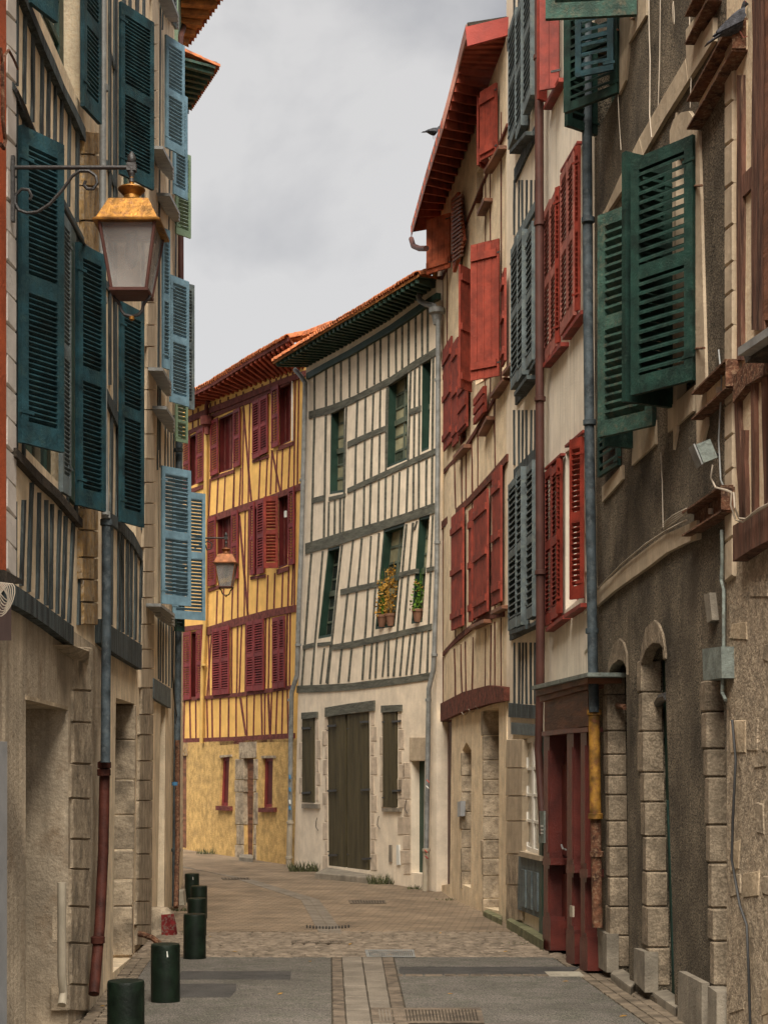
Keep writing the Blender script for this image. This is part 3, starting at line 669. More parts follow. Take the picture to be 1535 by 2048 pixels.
stroke(h, FL, [(34, 905), (80, 955), (118, 990), (166, 1048)], 17, 'darkwood', 'beam', off=.05, th=.12, vert=False)
stroke(h, FL, [(28, 1188), (60, 1208), (100, 1236), (148, 1272)], 40, 'bluetimber', 'beam', off=.09, th=.2, vert=False, jit=.06)
for x0, x1, a, b_, st in ((168, 199, 262, 1240, 62), (147, 186, 1292, 2010, 70)):
    ys = frange(a, b_, st, .3)
    for k, (ya, yb) in enumerate(zip(ys, ys[1:])):
        s = (ya - a) / (b_ - a) * (-2 if x0 > 150 else -6); e = R.uniform(-3, 3)
        block(h, [FL.p(x0 + s + e, ya + 1, .04), FL.p(x1 + s, ya + 3, .04), FL.p(x1 + s, yb + 1, .04), FL.p(x0 + s + e, yb - 1, .04)], FL.n(170), .14, 'ochre_stone' if x0 > 150 else 'stone', 'stone', ch=.02)
block(h, [FL.p(146, 1290, .16), FL.p(184, 1300, .16), FL.p(178, 1330, .05), FL.p(150, 1318, .05)], FL.n(160), .2, 'stone', 'corbel', ch=.03)
shutter(h, FL, 58, -900, 5, 112, 1520 - 2420 / 1.028, pitch=.036, panels=3, each=False)
shutter(h, FL, 165, -310, 212, 200, -258, pitch=.036, panels=3)
shutter(h, FL, 40, 250, 885, 125, 291, pitch=.0325, panels=2, m='blueshutter')
shutter(h, FL, 139, 441, 994, 122, 419, pitch=.0325, panels=2, m='greyblue')
shutter(h, FL, 154, 484, 1010, 209, 512, pitch=.036, panels=2)
prism(h, FL, [(141, 445), (153, 470), (153, 1010), (141, 995)], .03, .08, 'frame_green', 'window_lining')
pipe(h, FL, [(208, -600), (207, 0), (205, 500), (206, 700), (211, 1030)], .030, 'zinc', .12, rings_at=((208, 176), (206, 600), (212, 1030)))
pipe(h, FL, [(213, 1030), (213, 1230), (211, 1525)], .041, 'bluepipe', .12, rings_at=((213, 1045),))
pipe(h, FL, [(210, 1522), (207, 1700), (200, 1850), (188, 1988)], .046, 'ironpipe', .13, rings_at=((209, 1530), (208, 1545), (196, 1880)))
pipe(h, FL, [(124, 1765), (124, 1950), (127, 1985), (124, 2010)], .032, 'plasticw', .05, 'conduit', rings_at=())
cable(None, [FL.p(x, y, .1) for x, y in ((33, 180), (50, 215), (66, 260), (95, 335), (130, 420), (150, 455), (170, 490), (205, 515))], .012, 'blackcable', 'wall_cable', label='black cable drooping along the upper beam of the near cream house', cat='cable')
# --- second cream house with rough corner stones
h = house(260, FL, 'narrow cream timbered house with rough corner stones, behind the near downpipe')
hB = [(232, 1395), (270, 1408), (262, 1915), (226, 1945)]
W2q = [(243, 20), (280, 80), (280, 420), (243, 370)]; W3q = [(243, 615), (272, 640), (272, 1085), (243, 1060)]
wall(h, FL, 206, 311, 12.6, [hB, W2q, W3q], 'cream', depth=.6, step=16)
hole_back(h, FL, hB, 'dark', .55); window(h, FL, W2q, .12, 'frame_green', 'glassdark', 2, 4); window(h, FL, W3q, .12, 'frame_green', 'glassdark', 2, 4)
jamb(h, FL, [(1395, 270), (1930, 262)], [1410, 1480, 1560, 1630, 1700, 1760], .6, 'stone', out=.05, face_w=4)
for a, b_ in zip((1760, 1812, 1912), (1812, 1912, 1912)):
    if b_ > a: jamb(h, FL, [(1395, 269), (1930, 261)], [a, b_], .6, 'stone', out=.06, face_w=6)
for s in ((222, -200, 222, 770, 4), (233, -200, 232, 820, 5), (226, 800, 224, 1030, 4), (238, 840, 236, 1040, 4), (250, -200, 250, 20, 5), (262, -200, 262, 30, 4), (276, -200, 276, 45, 5), (290, -200, 286, 1060, 4),
          (226, 1040, 224, 1250, 4), (241, 1060, 239, 1262, 4), (247, 1066, 247, 1265, 4), (257, 1075, 256, 1270, 4), (265, 1082, 263, 1275, 4), (274, 1100, 272, 1280, 4), (285, 1120, 282, 1285, 4)):
    stroke(h, FL, [(s[0], s[1]), (s[2], s[3])], s[4], 'bluetimber')
stroke(h, FL, [(221, 100), (234, 150)], 12, 'bluetimber', 'brace', vert=False); stroke(h, FL, [(216, 325), (236, 390)], 12, 'bluetimber', 'brace', vert=False)
stroke(h, FL, [(215, 790), (241, 850)], 26, 'bluetimber', 'beam', off=.03, vert=False)
stroke(h, FL, [(217, 1033), (240, 1050), (268, 1078), (286, 1112)], 22, 'bluetimber', 'beam', off=.03, vert=False)
stroke(h, FL, [(206, 1265), (228, 1278), (284, 1313)], 48, 'bluetimber', 'beam', off=.07, th=.15, vert=False, jit=.06)
stroke(h, FL, [(206, 560), (243, 600)], 14, 'bluetimber', 'beam', off=.03, vert=False)
ys = frange(-160, 1850, 47, .2)
for k, (ya, yb) in enumerate(zip(ys, ys[1:])):
    xr = interp([(0, 318), (1000, 311), (1850, 303)], ya); xl = interp([(0, 305), (1000, 290), (1850, 274)], ya); e = R.uniform(-1.5, 1.5)
    o = .035
    block(h, [FL.p(xl + e, ya + 1, o), FL.p(xr, ya + 1, o), FL.p(xr, yb - 1, o), FL.p(xl + e, yb - 1, o)], FL.n(298), .12, 'palestone' if ya < 1350 else 'stone', 'stone', ch=.016)
shutter(h, FL, 240, 3, 348, 306, 46, pitch=.036, panels=2)
shutter(h, FL, 240, 602, 1043, 286, 626, pitch=.04, panels=2, m='blueshutter')
t = thing('guard_stone', G(306, 1868), 'low rounded guard stone smeared with red paint at the house corner', 'stone')
c = G(313, 1872); b = MB(); b.rings([[c + Vector((r * math.cos(a * .785), r * math.sin(a * .785) * .8 + .2, z)) for a in range(8)] for r, z in ((.26, -.05), (.24, .15), (.20, .3), (.12, .36))]); b.sm = True; b.build('stone', 'stone', t)
b = MB(); b.rings([[c + Vector((r * math.cos(a) + .0, r * math.sin(a) * .8 + .2, z)) for a in (-1.3, -.9, -.5, -.2, -.2, -.5, -.9, -1.3)] for r, z in ((.262, 0), (.245, .15), (.21, .28))], cap=False); b.build('red_paint', 'redpaint', t)
b = MB(); c = FL.p(270, 1898, 0); pts = [c + Vector((.35 * math.sin(a) , 0, .28 * math.cos(a) - .1)) for a in (0, .3, .6, .9, 1.2, 1.5)]; b.tube(pts, .035, 7); b.build('iron_guard', 'rust', None, label='curved rusty iron wheel guard at the foot of the doorway', cat='guard')
# --- third house, pale blue shutters
h = house(330, FL, 'pale plastered house with light blue louvred shutters and an orange-wood eave')
hC = [(322, 1400), (331, 1405), (328, 1840), (314, 1862)]
wall(h, FL, 311, 366, 15.35, [hC], 'cream2', depth=.5, step=12, bot=[(311, 1900), (346, 1835), (347, 1300), (366, 900)])
hole_back(h, FL, hC, 'ground_wall2', .45)
for x0, y0, x1, y1 in ((322, 0, 318, 900), (328, 0, 326, 60), (341, 200, 338, 560), (354, 350, 352, 560), (318, 1210, 318, 1358), (323, 1215, 322, 1362), (328, 1220, 327, 1366), (333, 1240, 333, 1368), (339, 1250, 339, 1372), (344, 1250, 344, 1376), (318, 520, 316, 940), (322, 760, 321, 935), (332, 820, 331, 935), (337, 830, 337, 940), (343, 840, 343, 950), (349, 830, 348, 960), (320, 330, 319, 470)):
    stroke(h, FL, [(x0, y0), (x1, y1)], 2, 'bluetimber', off=.01)
stroke(h, FL, [(308, 1376), (342, 1398)], 40, 'greyblue', 'beam', off=.05, vert=False, jit=.03)
def hood(h_, x0, y0, x1, y1, hh, m='zinc'):
    for k in range(4):
        o = .22 - k * .04; a = k * hh / 4
        prism(h_, FL, [(x0, y0 + a), (x1, y1 + a), (x1, y1 + a + hh / 4 - .5), (x0, y0 + a + hh / 4 - .5)], o, o - .02, m, 'sill')
for q in ((326, 292, 348, 335, 26), (340, 386, 360, 425, 26), (333, 812, 350, 838, 28), (322, 1207, 350, 1228, 26), (343, -10, 358, 30, 30), (326, 735, 343, 765, 28)): hood(h, *q)
LB = dict(m='lightblue', pitch=.055, each=False, panels=2)
shutter(h, FL, 331, 69, 294, 368, 93, **LB); shutter(h, FL, 347, 178, 387, 374, 195, **LB)
shutter(h, FL, 325, 455, 735, 339, 462, **LB); shutter(h, FL, 340, 549, 803, 377, 564, **LB); shutter(h, FL, 352, 560, 812, 388, 571, m='greyblue', pitch=.055, each=False)
shutter(h, FL, 323, 931, 1207, 381, 942, **LB); shutter(h, FL, 345, 980, 1237, 410, 988, **LB)
shutter(h, FL, 341, -120, 40, 352, -100, m='greyblue', pitch=.055, each=False)
prism(h, FL, [(356, -100), (366, -90), (366, 95), (356, 85)], .06, .1, 'palegreen', 'shutter')
# eave in orange wood
def flat_eave(h_, pts, z, sm, m, ntile, rise=.28):
    P = [Vector(((x - CX) / FPX * Y, Y, zz)) for x, y, Y in pts for zz in [zpix(y, Y)]]
    rt = thing_part(h_, 'roof', P[0]); b = MB(); b.box8(P, [p + ZV * .05 for p in P]); b.build('soffit', sm, rt)
    for k in range(9):
        t_ = (k + .5) / 9; a = P[0].lerp(P[3], t_); c_ = P[1].lerp(P[2], t_); s = (P[3] - P[0]).normalized() * .05
        q0 = [a - s - ZV * .09, a + s - ZV * .09, a + s, a - s]; q1 = [c_ - s - ZV * .09, c_ + s - ZV * .09, c_ + s, c_ - s]; MB().box8(q0, q1).build('rafter', sm, rt)
    inn = (P[0] - P[1]); inn.z = 0; inn.normalize(); s = (P[2] - P[1]); 
    b = MB(); q = [P[1] + ZV * .055, P[2] + ZV * .055, P[2] + inn * 3 + ZV * 1.1, P[1] + inn * 3 + ZV * 1.1]; b.box8(q, [p + ZV * .05 for p in q]); b.build('roof_deck', 'tile', rt)
    me = None
    for k in range(ntile):
        o_ = P[1].lerp(P[2], (k + .5) / ntile)
        if me is None:
            mb = MB(); rg = []
            for dd, r0 in ((-.10, .085), (.45, .07)):
                arc = [(math.cos(math.pi * a / 6), math.sin(math.pi * a / 6)) for a in range(7)]
                rg.append([Vector((c_ * r0, dd, s_ * r0 + dd * .3)) for c_, s_ in arc] + [Vector((c_ * r0 * .8, dd, s_ * r0 * .8 + dd * .3)) for c_, s_ in reversed(arc)])
            mb.rings(rg); mb.sm = True; me, c = mb.mesh('tile', 'tile', Vector((0, 0, 0)))
        for row in (0, 1):
            ob = bpy.data.objects.new('tile', me); link(ob, rt, o_ + ZV * (.06 + row * .11) + inn * row * .36); ob.rotation_euler = (0, 0, math.atan2(-inn.x, inn.y) + R.uniform(-.05, .05))
    return rt
flat_eave(h, [(362, -90, 26.2), (500, -90, 26.4), (371, 92, 28.8), (362, 84, 28.6)], 15.4, 'soffit', 'tile', 24)
pipe(h, FL, [(369, 20, ), (370, 45), (361, 75), (362, 560)], .05, 'brownpipe', .10)
# --- fourth house behind it
h = house(357, FL, 'last house of the left row, pale wall with green shutters and a short tiled eave')
wall(h, FL, 345, 366, [(345, 112), (366, 125)], [], 'cream2', step=6, body=4)
flat_eave(h, [(362, 118, 29.2), (431, 137, 29.4), (375, 222, 31.6), (358, 222, 31.6)], 15.4, 'worngreen', 'tile', 22)
prism(h, FL, [(362, 104), (434, 124), (432, 134), (362, 116)], .0, .06, 'tile', 'verge_tile')
PG = dict(m='palegreen', pitch=.06, each=False, panels=2)
shutter(h, FL, 351, 300, 467, 381, 312, **PG); shutter(h, FL, 351, 800, 882, 375, 806, **PG); shutter(h, FL, 350, 1130, 1262, 368, 1133, m='greenshutter', pitch=.06, each=False)
pipe(h, FL, [(358, 850), (357, 1250), (352, 1700), (351, 1812)], .06, 'bluepipe', .09, rings_at=((357, 900), (352, 1700)))
pipe(h, FL, [(355, 1480), (355, 1700), (352, 1815)], .04, 'rust', .16)
cable(None, [FL.p(x, y, .1) for x, y in ((347, 1262), (346, 1350), (349, 1400), (353, 1430), (351, 1447))], .012, 'blackcable', 'wall_cable', label='black cable hanging down the far end of the left row', cat='cable')
MB().tube([FL.p(349.5, 1564, .155), FL.p(349.5, 1571, .155)], .045, 8).build('sticker', 'stickerb', h)
kc = G(358, 1812); block(h, [kc + Vector((-.09, 0, .26)), kc + Vector((.07, 0, .26)), kc + Vector((.09, 0, 0)), kc + Vector((-.09, 0, 0))], Vector((0, -1, 0)), .3, 'paleslab', 'kerb_block')
# ================================================================ yellow house
h = house(480, FY, 'yellow timbered house with maroon shutters and a plain ochre ground floor')
def Q(*a): return [(a[i], a[i + 1]) for i in range(0, 8, 2)]
yW = [Q(380, 872, 393, 865, 392, 968, 380, 974), Q(438, 836, 467, 822, 465, 938, 437, 947), Q(506, 806, 535, 790, 533, 908, 504, 920), Q(558, 765, 583, 752, 581, 882, 558, 893),
      Q(434, 1035, 463, 1025, 462, 1150, 434, 1162), Q(507, 1008, 528, 1000, 527, 1146, 507, 1152), Q(556, 987, 577, 982, 575, 1130, 556, 1138),
      Q(382, 1264, 394, 1262, 393, 1397, 381, 1398), Q(427, 1258, 458, 1252, 457, 1386, 425, 1390), Q(495, 1244, 526, 1240, 524, 1380, 493, 1383), Q(547, 1235, 569, 1231, 567, 1374, 544, 1377)]
wtop = [(300, 850), (380, 815), (415, 800), (500, 770), (560, 745), (612, 725)]
wall(h, FY, 300, 611, wtop, yW, 'yellowp', depth=.16, bot=[(300, 1490), (612, 1478)], body=4)
gH = [Q(443, 1515, 459, 1513, 456, 1612, 439, 1612), Q(486, 1517, 507, 1516, 505, 1712, 489, 1716), Q(526, 1516, 546, 1515, 544, 1614, 524, 1616), Q(356, 1512, 373, 1511, 373, 1697, 357, 1694)]
wall(h, FY, 300, 611, [(300, 1488), (612, 1476)], gH, 'yellowr', depth=.28, body=4, name='lower_wall', off=.03)
for q in yW: window(h, FY, q, .12, 'maroon', 'darkred', 2, 1, fr=.12, outer='darkred')
for q in (gH[0], gH[2]): window(h, FY, q, .05, 'marshutter', 'darkred', 1, 1, fr=.2, off=.03)
hole_back(h, FY, gH[1], 'oldwood', .10, off=.03); hole_back(h, FY, gH[3], 'oldwood', .05, off=.03)
def shw(F, parent, x0, y0, x1, yb, **k): return shutter(parent, F, x0, y0, yb, x1, None, **k)
YS = dict(m='marshutter', pitch=.062, each=False, panels=2, th=.035, off=.06)
for x0, y0, x1, yb in ((364, 878, 379, 984), (393, 862, 407, 968), (421, 843, 436, 953), (467, 821, 480, 936), (505, 804, 519, 919), (520, 796, 535, 911), (543, 776, 557, 897),
                       (416, 1038, 431, 1173), (463, 1024, 475, 1160), (500, 1006, 508, 1151), (514, 1002, 528, 1149), (577, 976, 588, 1131),
                       (367, 1265, 381, 1400), (393, 1261, 404, 1397), (425, 1258, 441, 1391), (442, 1254, 458, 1389), (493, 1244, 507, 1383), (508, 1241, 527, 1382), (545, 1236, 557, 1378), (558, 1233, 569, 1376)):
    shw(FY, h, x0, y0, x1, yb, **YS)
shutter(h, FY, 556, 992, 1136, 528, 993, m='redshutter', pitch=.075, each=False, panels=2, off=.06, label='brighter red open shutter')
shutter(h, FY, 584, 756, 881, 590, 760, m='whiteframe', pitch=.06, each=False, off=.04)
prism(h, FY, Q(568, 1022, 572, 1021, 572, 1034, 568, 1035), .05, .02, 'white', 'letter_card')
MT = dict(vert=False, off=.03, th=.08)
for pts, w in (([(376, 865), (412, 848)], 9), ([(423, 832), (508, 798), (542, 780), (600, 752)], 8), ([(416, 1041), (508, 1009), (540, 995), (600, 972)], 13), ([(366, 1258), (404, 1254)], 11), ([(412, 1262), (457, 1250), (536, 1228), (590, 1217)], 15),
               ([(360, 1400), (404, 1396)], 7), ([(409, 1396), (480, 1390), (588, 1374)], 8), ([(356, 1486), (480, 1481), (588, 1476)], 15), ([(421, 958), (467, 942)], 7), ([(504, 924), (536, 912)], 7), ([(556, 898), (585, 886)], 8), ([(416, 1180), (464, 1164)], 6), ([(553, 1144), (577, 1136)], 9), ([(380, 982), (405, 973)], 8), ([(500, 1156), (530, 1152)], 6)):
    stroke(h, FY, pts, w, 'maroon', 'beam', **MT)
stroke(h, FY, [(376, 838), (460, 805), (560, 765), (611, 745)], 12, 'maroon', 'wall_plate', vert=False, off=.06, th=.1)
def st(x, y0, x1, y1, w=2.3): stroke(h, FY, [(x, y0), (x1, y1)], w, 'maroon', off=.014, th=.05)
for x in (385, 396, 420, 430, 440, 456, 472, 486, 506, 524, 540, 552, 561, 574, 585, 597):
    yt = interp(wtop, x) + 8; yb = interp([(376, 862), (412, 848), (423, 832), (508, 798), (542, 780), (600, 752)], x); st(x, yt, x, yb)
for x, y in ((420, 958), (436, 955), (450, 952), (468, 944), (470, 825), (481, 936), (499, 806), (520, 920), (534, 915), (543, 900), (554, 900), (565, 896), (579, 890), (590, 760), (597, 760), (487, 812)):
    st(x, y, x - 3, interp([(416, 1036), (508, 1004), (540, 990), (600, 968)], x))
st(486, 815, 502, 1002, 3.5); st(543, 900, 560, 985, 3)
for x, y in ((434, 1182), (447, 1175), (465, 1165), (477, 1028), (490, 1022), (497, 1015), (515, 1158), (535, 1150), (549, 1146), (565, 1142), (577, 1138), (590, 980)):
    st(x, y, x - 2, interp([(412, 1256), (457, 1244), (536, 1222), (590, 1211)], x))
st(478, 1030, 496, 1240, 3.5); st(590, 985, 583, 1210)
for x, x1 in ((417, 418), (423, 414), (457 + 6, 463), (475, 473), (483, 478), (497 - 6, 490), (531, 529), (538, 536), (574, 572), (580, 578)): st(x, 1262 - (x - 417) * .22, x1, 1392 - (x - 417) * .1)
for x in (368, 379, 391, 413, 423, 440, 457, 472, 493, 508, 522, 529, 543, 554, 565, 574): st(x, 1402 - (x - 368) * .12, x + R.uniform(-4, 2), 1482)
st(480, 1395, 491, 1470, 3.5); st(536, 1388, 540, 1474, 3.5)
for q in (gH[0], gH[2]):
    stroke(h, FY, [(q[0][0] - 4, q[0][1] - 2), (q[1][0] + 4, q[1][1] - 2)], 5, 'stone', 'lintel', vert=False, off=.06); stroke(h, FY, [(q[3][0] - 8, q[3][1] + 4), (q[2][0] + 3, q[2][1] + 5)], 9, 'maroon', 'sill', vert=False, off=.12, th=.2, jit=.03)
prism(h, FY, Q(478, 1485, 512, 1483, 512, 1515, 478, 1517), .05, .15, 'stone', 'lintel')
for ya, yb in zip((1518, 1560, 1585, 1650, 1690), (1560, 1585, 1650, 1690, 1722)):
    e = R.uniform(-3, 3); block(h, [FY.p(470 + e, ya, .05), FY.p(486, ya, .05), FY.p(486 + 1, yb - 1, .05), FY.p(470 + e, yb - 1, .05)], FY.n(480), .12, 'stone', 'stone'); e = R.uniform(-1, 3)
    block(h, [FY.p(507, ya, .05), FY.p(512 + e, ya, .05), FY.p(512 + e, yb - 1, .05), FY.p(506, yb - 1, .05)], FY.n(508), .12, 'stone', 'stone')
prism(h, FY, Q(357, 1485, 375, 1485, 375, 1511, 357, 1511), .05, .1, 'ochre_stone', 'lintel')
block(h, [G(478, 1722, .1), G(506, 1725, .1), G(506, 1716, .1), G(480, 1713, .1)], ZV, .15, 'concrete', 'doorstep')
pipe(h, FY, [(412, 866), (411, 1100), (410, 1250), (405, 1345), (403, 1486)], .055, 'yellowpipe', .10, rings_at=((411, 1030), (408, 1330)))
MB().lathe(FY.p(414, 850, .14), [(.07, -.25), (.075, -.05), (.17, .0), (.19, .22), (.15, .22)], 12).build('rain_hopper', 'maroon', h)
pipe(h, FY, [(413, 866), (413, 812), (416, 802)], .055, 'maroon', .12, 'rain_pipe')
eave(h, FY, [(380, 820), (460, 790), (540, 761), (611, 736)], [(330, 826), (420, 782), (500, 733), (578, 690)], .62, 26, 'redsoffit', ntile=60, fm='maroon', rm='rafterred', rh=.12, tr=.10, fh=.09)
for k in range(7):
    p = FY.p(570 + k * 13, 690 - k * 5, .2 - k * .05); b = MB(); d = (FY.p(583 + k * 13, 685 - k * 5, .1) - p)
    b.rings([[p + Vector((0, 0, .0)) + Vector((math.cos(a) * .13, 0, math.sin(a) * .16)) for a in (0, .8, 1.6, 2.4, 3.14)], [p + d * 1.15 + Vector((math.cos(a) * .11, 0, math.sin(a) * .13 + .02)) for a in (0, .8, 1.6, 2.4, 3.14)]]); b.sm = True; b.build('ridge_tile', 'tile', h)
# ================================================================ white house
h = house(730, FW, 'white house with grey-green timbers, tall sash windows and an olive double gate')
wW = [Q(661, 815, 689, 807, 687, 984, 658, 989), Q(775, 758, 816, 735, 814, 919, 771, 937), Q(843, 721, 862, 712, 857, 898, 841, 905),
      Q(655, 1097, 680, 1090, 662, 1273, 635, 1278), Q(766, 1059, 809, 1045, 789, 1253, 749, 1259), Q(837, 1034, 859, 1029, 844, 1244, 821, 1248)]
gate = Q(655, 1432, 738, 1423, 740, 1741, 657, 1731); s1 = Q(605, 1438, 630, 1436, 630, 1606, 605, 1604); s2 = Q(766, 1425, 795, 1423, 795, 1615, 766, 1613); dr = Q(822, 1522, 849, 1522, 846, 1748, 822, 1745)
wall(h, FW, 588, 872, [(588, 1740), (596, 1385), (612, 722), (700, 674), (780, 626), (872, 558)], wW + [gate, s1, s2, dr], 'whitep', depth=.2, bot=None, body=4)
for i, q in enumerate(wW): window(h, FW, q, .15, 'sash', 'glass' if i != 3 else 'glassdark', 2 if i % 3 == 1 else 1 + (i in (0,)), 6, fr=.07, outer='frame_green')
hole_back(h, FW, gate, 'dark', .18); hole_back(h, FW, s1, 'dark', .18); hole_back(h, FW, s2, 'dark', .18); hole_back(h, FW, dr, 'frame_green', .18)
for x0, x1, yt, yb in ((656, 692, 1431, 1733), (696, 738, 1426, 1740)): shutter(h, FW, x0, yt, yb, x1, None, m='olive', kind='board', off=-.03, th=.05, batten=())
for x0, x1, yt, yb in ((606, 629, 1438, 1604), (767, 794, 1425, 1614)): shutter(h, FW, x0, yt, yb, x1, None, m='olive', kind='board', off=-.01, th=.05, batten=())
for x, y in ((655, 1452), (655, 1582), (657, 1711), (720, 1444), (722, 1580), (724, 1718), (604, 1457), (604, 1586), (784, 1443), (784, 1582)): prism(h, FW, Q(x - 1, y - 2, x + 16, y - 3, x + 16, y + 1, x - 1, y + 2), .04, .02, 'iron', 'strap_hinge')
GT = dict(vert=False, off=.02, th=.08, jit=.1)
for pts, w in (([(617, 830), (662, 818), (708, 797), (780, 759), (873, 702)], 15), ([(694, 890), (731, 873), (769, 857)], 11), ([(816, 826), (840, 817)], 11), ([(694, 982), (770, 947), (870, 903)], 11), ([(624, 1002), (647, 996)], 10), ([(657, 998), (690, 990)], 7),
               ([(610, 1098), (680, 1078), (760, 1052), (867, 1016)], 20), ([(680, 1185), (762, 1166)], 11), ([(796, 1150), (830, 1142)], 11), ([(852, 1140), (866, 1137)], 9), ([(605, 1295), (626, 1290)], 10), ([(634, 1290), (664, 1286)], 8), ([(664, 1294), (700, 1290), (760, 1276), (862, 1254)], 12), ([(593, 1380), (700, 1373), (859, 1353)], 15)):
    stroke(h, FW, pts, w, 'greytimber', 'beam', **GT)
stroke(h, FW, [(612, 752), (700, 704), (780, 655), (872, 592)], 14, 'frame_green', 'wall_plate', vert=False, off=.07, th=.1)  # top plate coloured near-black green to carry the eave's shade
def sw(x, y0, x1, y1, w=3.4): stroke(h, FW, [(x, y0), (x1, y1)], w, 'greytimber', off=.014, th=.05)
bt1 = [(617, 825), (662, 812), (708, 790), (780, 753), (873, 695)]
for x in (628, 651, 667, 681, 698, 715, 733, 748, 760, 776, 791, 803, 816, 830, 843, 854): sw(x, interp([(612, 750), (700, 702), (780, 653), (872, 590)], x), x, interp(bt1, x))
bt4 = [(610, 1090), (680, 1070), (760, 1044), (867, 1008)]
for x, x1 in ((628, 622), (651, 647), (692, 685), (714, 706), (730, 726), (746, 738), (760, 755)): sw(x, interp(bt1, x) + 13, x1, interp(bt4, x1))
sw(773, 775, 769, 1044); sw(657, 1004, 656, 1078); sw(669, 1000, 668, 1076); sw(680, 996, 679, 1072)
for x, y in ((785, 950), (798, 944)): sw(x, y, x - 3, interp(bt4, x))
for x, x1 in ((820, 812), (829, 825), (838, 836)): sw(x, interp(bt1, x) + 12, x1, interp(bt4, x1))
sw(865, 712, 863, 1010); sw(852, 910, 851, 1015)
for x, y, x1, y1 in ((622, 1106, 603, 1372), (645, 1102, 622, 1370), (683, 1090, 654, 1368), (705, 1080, 676, 1366), (723, 1076, 696, 1363), (741, 1072, 724, 1360), (757, 1066, 738, 1358), (825, 1045, 799, 1352), (812, 1048, 786, 1353), (833, 1042, 828, 1060), (864, 1030, 853, 1346), (753, 1285, 750, 1356), (770, 1282, 764, 1354), (776, 1280, 775, 1353), (820, 1266, 811, 1350), (843, 1262, 838, 1347), (648, 1296, 640, 1368), (661, 1290, 652, 1366), (830, 1262, 822, 1349)): sw(x, y, x1, y1)
for pts, w in (([(602, 1432), (633, 1429)], 13), ([(649, 1424), (700, 1417), (747, 1411)], 19), ([(761, 1418), (801, 1416)], 13)): stroke(h, FW, pts, w, 'greytimber', 'lintel', vert=False, off=.04, th=.12, jit=.05)
prism(h, FW, Q(818, 1475, 852, 1475, 852, 1521, 818, 1521), .02, .1, 'palestone', 'lintel')
def surround(xa, y0, y1, sg, m='wstone', w=9):
    ys_ = frange(y0, y1, 34, .25)
    for k, (ya, yb) in enumerate(zip(ys_, ys_[1:])):
        yb = min(yb, y1 + 4); ww = w * (1 if k % 2 else .55) + R.uniform(-1, 1); x0, x1 = (xa - ww, xa) if sg < 0 else (xa, xa + ww)
        block(h, [FW.p(x0, ya + 1, .012), FW.p(x1, ya + 1, .012), FW.p(x1, yb - .5, .012), FW.p(x0, yb - .5, .012)], FW.n(xa), .06, m, 'stone', ch=.008)
surround(654, 1434, 1735, -1); surround(741, 1425, 1740, 1, w=12); surround(604, 1442, 1600, -1, w=6); surround(631, 1442, 1600, 1, w=10); surround(765, 1430, 1612, -1, w=6); surround(796, 1428, 1612, 1, w=12); surround(820, 1524, 1745, -1, w=26)
stroke(h, FW, [(603, 1611), (636, 1613)], 8, 'concrete', 'sill', vert=False, off=.05); stroke(h, FW, [(763, 1620), (799, 1621)], 7, 'concrete', 'sill', vert=False, off=.05)
for x0, y0, x1, y1, w_, m_ in ((777, 1690, 780, 1724, 4, 'concrete'), (792, 1690, 796, 1730, 5, 'white')): prism(h, FW, Q(x0, y0, x0 + w_, y0, x1 + w_ - 2, y1, x0, y1), .03, .05, m_, 'vent_cover')
for x, y in ((634, 1635), (757, 1632), (812, 1600)): cable(h, [FW.p(x, y, .03), FW.p(x - 2, y + 8, .05), FW.p(x - 3, y + 18, .05), FW.p(x + 2, y + 26, .03)], .008, 'iron', 'iron_hook')
block(h, [G(630, 1757, .13), G(742, 1768, .13), G(745, 1757, .13), G(655, 1745, .13)], ZV, .2, 'concrete', 'doorstep', ch=.02)
block(h, [G(822, 1770, .15), G(852, 1780, .15), G(852, 1764, .15), G(826, 1757, .15)], ZV, .2, 'concrete', 'doorstep', ch=.02)
PP = dict(n=10)
pipe(h, FW, [(590, 740), (600, 750), (610, 765), (608, 880), (602, 1100), (597, 1230), (594, 1350), (583, 1385), (581, 1500), (580, 1642)], .055, 'zinc', .13, rings_at=((605, 960), (596, 1290), (581, 1400)))
pipe(h, FW, [(580, 1640), (578, 1720), (577, 1738), (572, 1743)], .065, 'plasticw', .14, rings_at=((580, 1645), (578, 1715)))
pipe(h, FW, [(836, 588), (838, 600), (850, 608), (868, 612), (874, 625)], .055, 'zinc', .15, 'rain_pipe')
MB().lathe(FW.p(873, 630, .16), [(.06, -.18), (.08, -.1), (.10, .0), (.15, .03), (.15, .12), (.12, .12)], 14).build('rain_hopper', 'zinc', h)
pipe(h, FW, [(876, 640), (875, 900), (873, 1150), (868, 1300), (866, 1340), (857, 1378), (855, 1500), (852, 1700)], .047, 'zinc', .16, rings_at=((875, 760), (874, 1085), (868, 1310), (856, 1400)))
pipe(h, FW, [(852, 1697), (850, 1782)], .06, 'plasticw', .17, rings_at=((852, 1700),))
for x, y, m_ in ((851, 1700, 'sticker'), (852, 1712, 'redpaint'), (854, 1572, 'white'), (855, 1560, 'sticker')): MB().tube([FW.p(x - 2, y, .235), FW.p(x + 3, y + 5, .235)], .012, 6).build('sticker', m_, h)
for y, m_ in ((1550, 'stickerb'), (1575, 'stickerb'), (1600, 'white'), (1612, 'stickerb')): MB().tube([FW.p(579, y, .19), FW.p(580, y + 8, .19)], .022, 6).build('sticker', m_, h)
eave(h, FW, [(612, 736), (700, 688), (780, 640), (872, 573)], [(548, 738), (640, 682), (735, 628), (838, 566)], .62, 34, 'frame_green', ntile=66, fm='soffit', rh=.11, tr=.085, rm='frame_green', fh=.045)
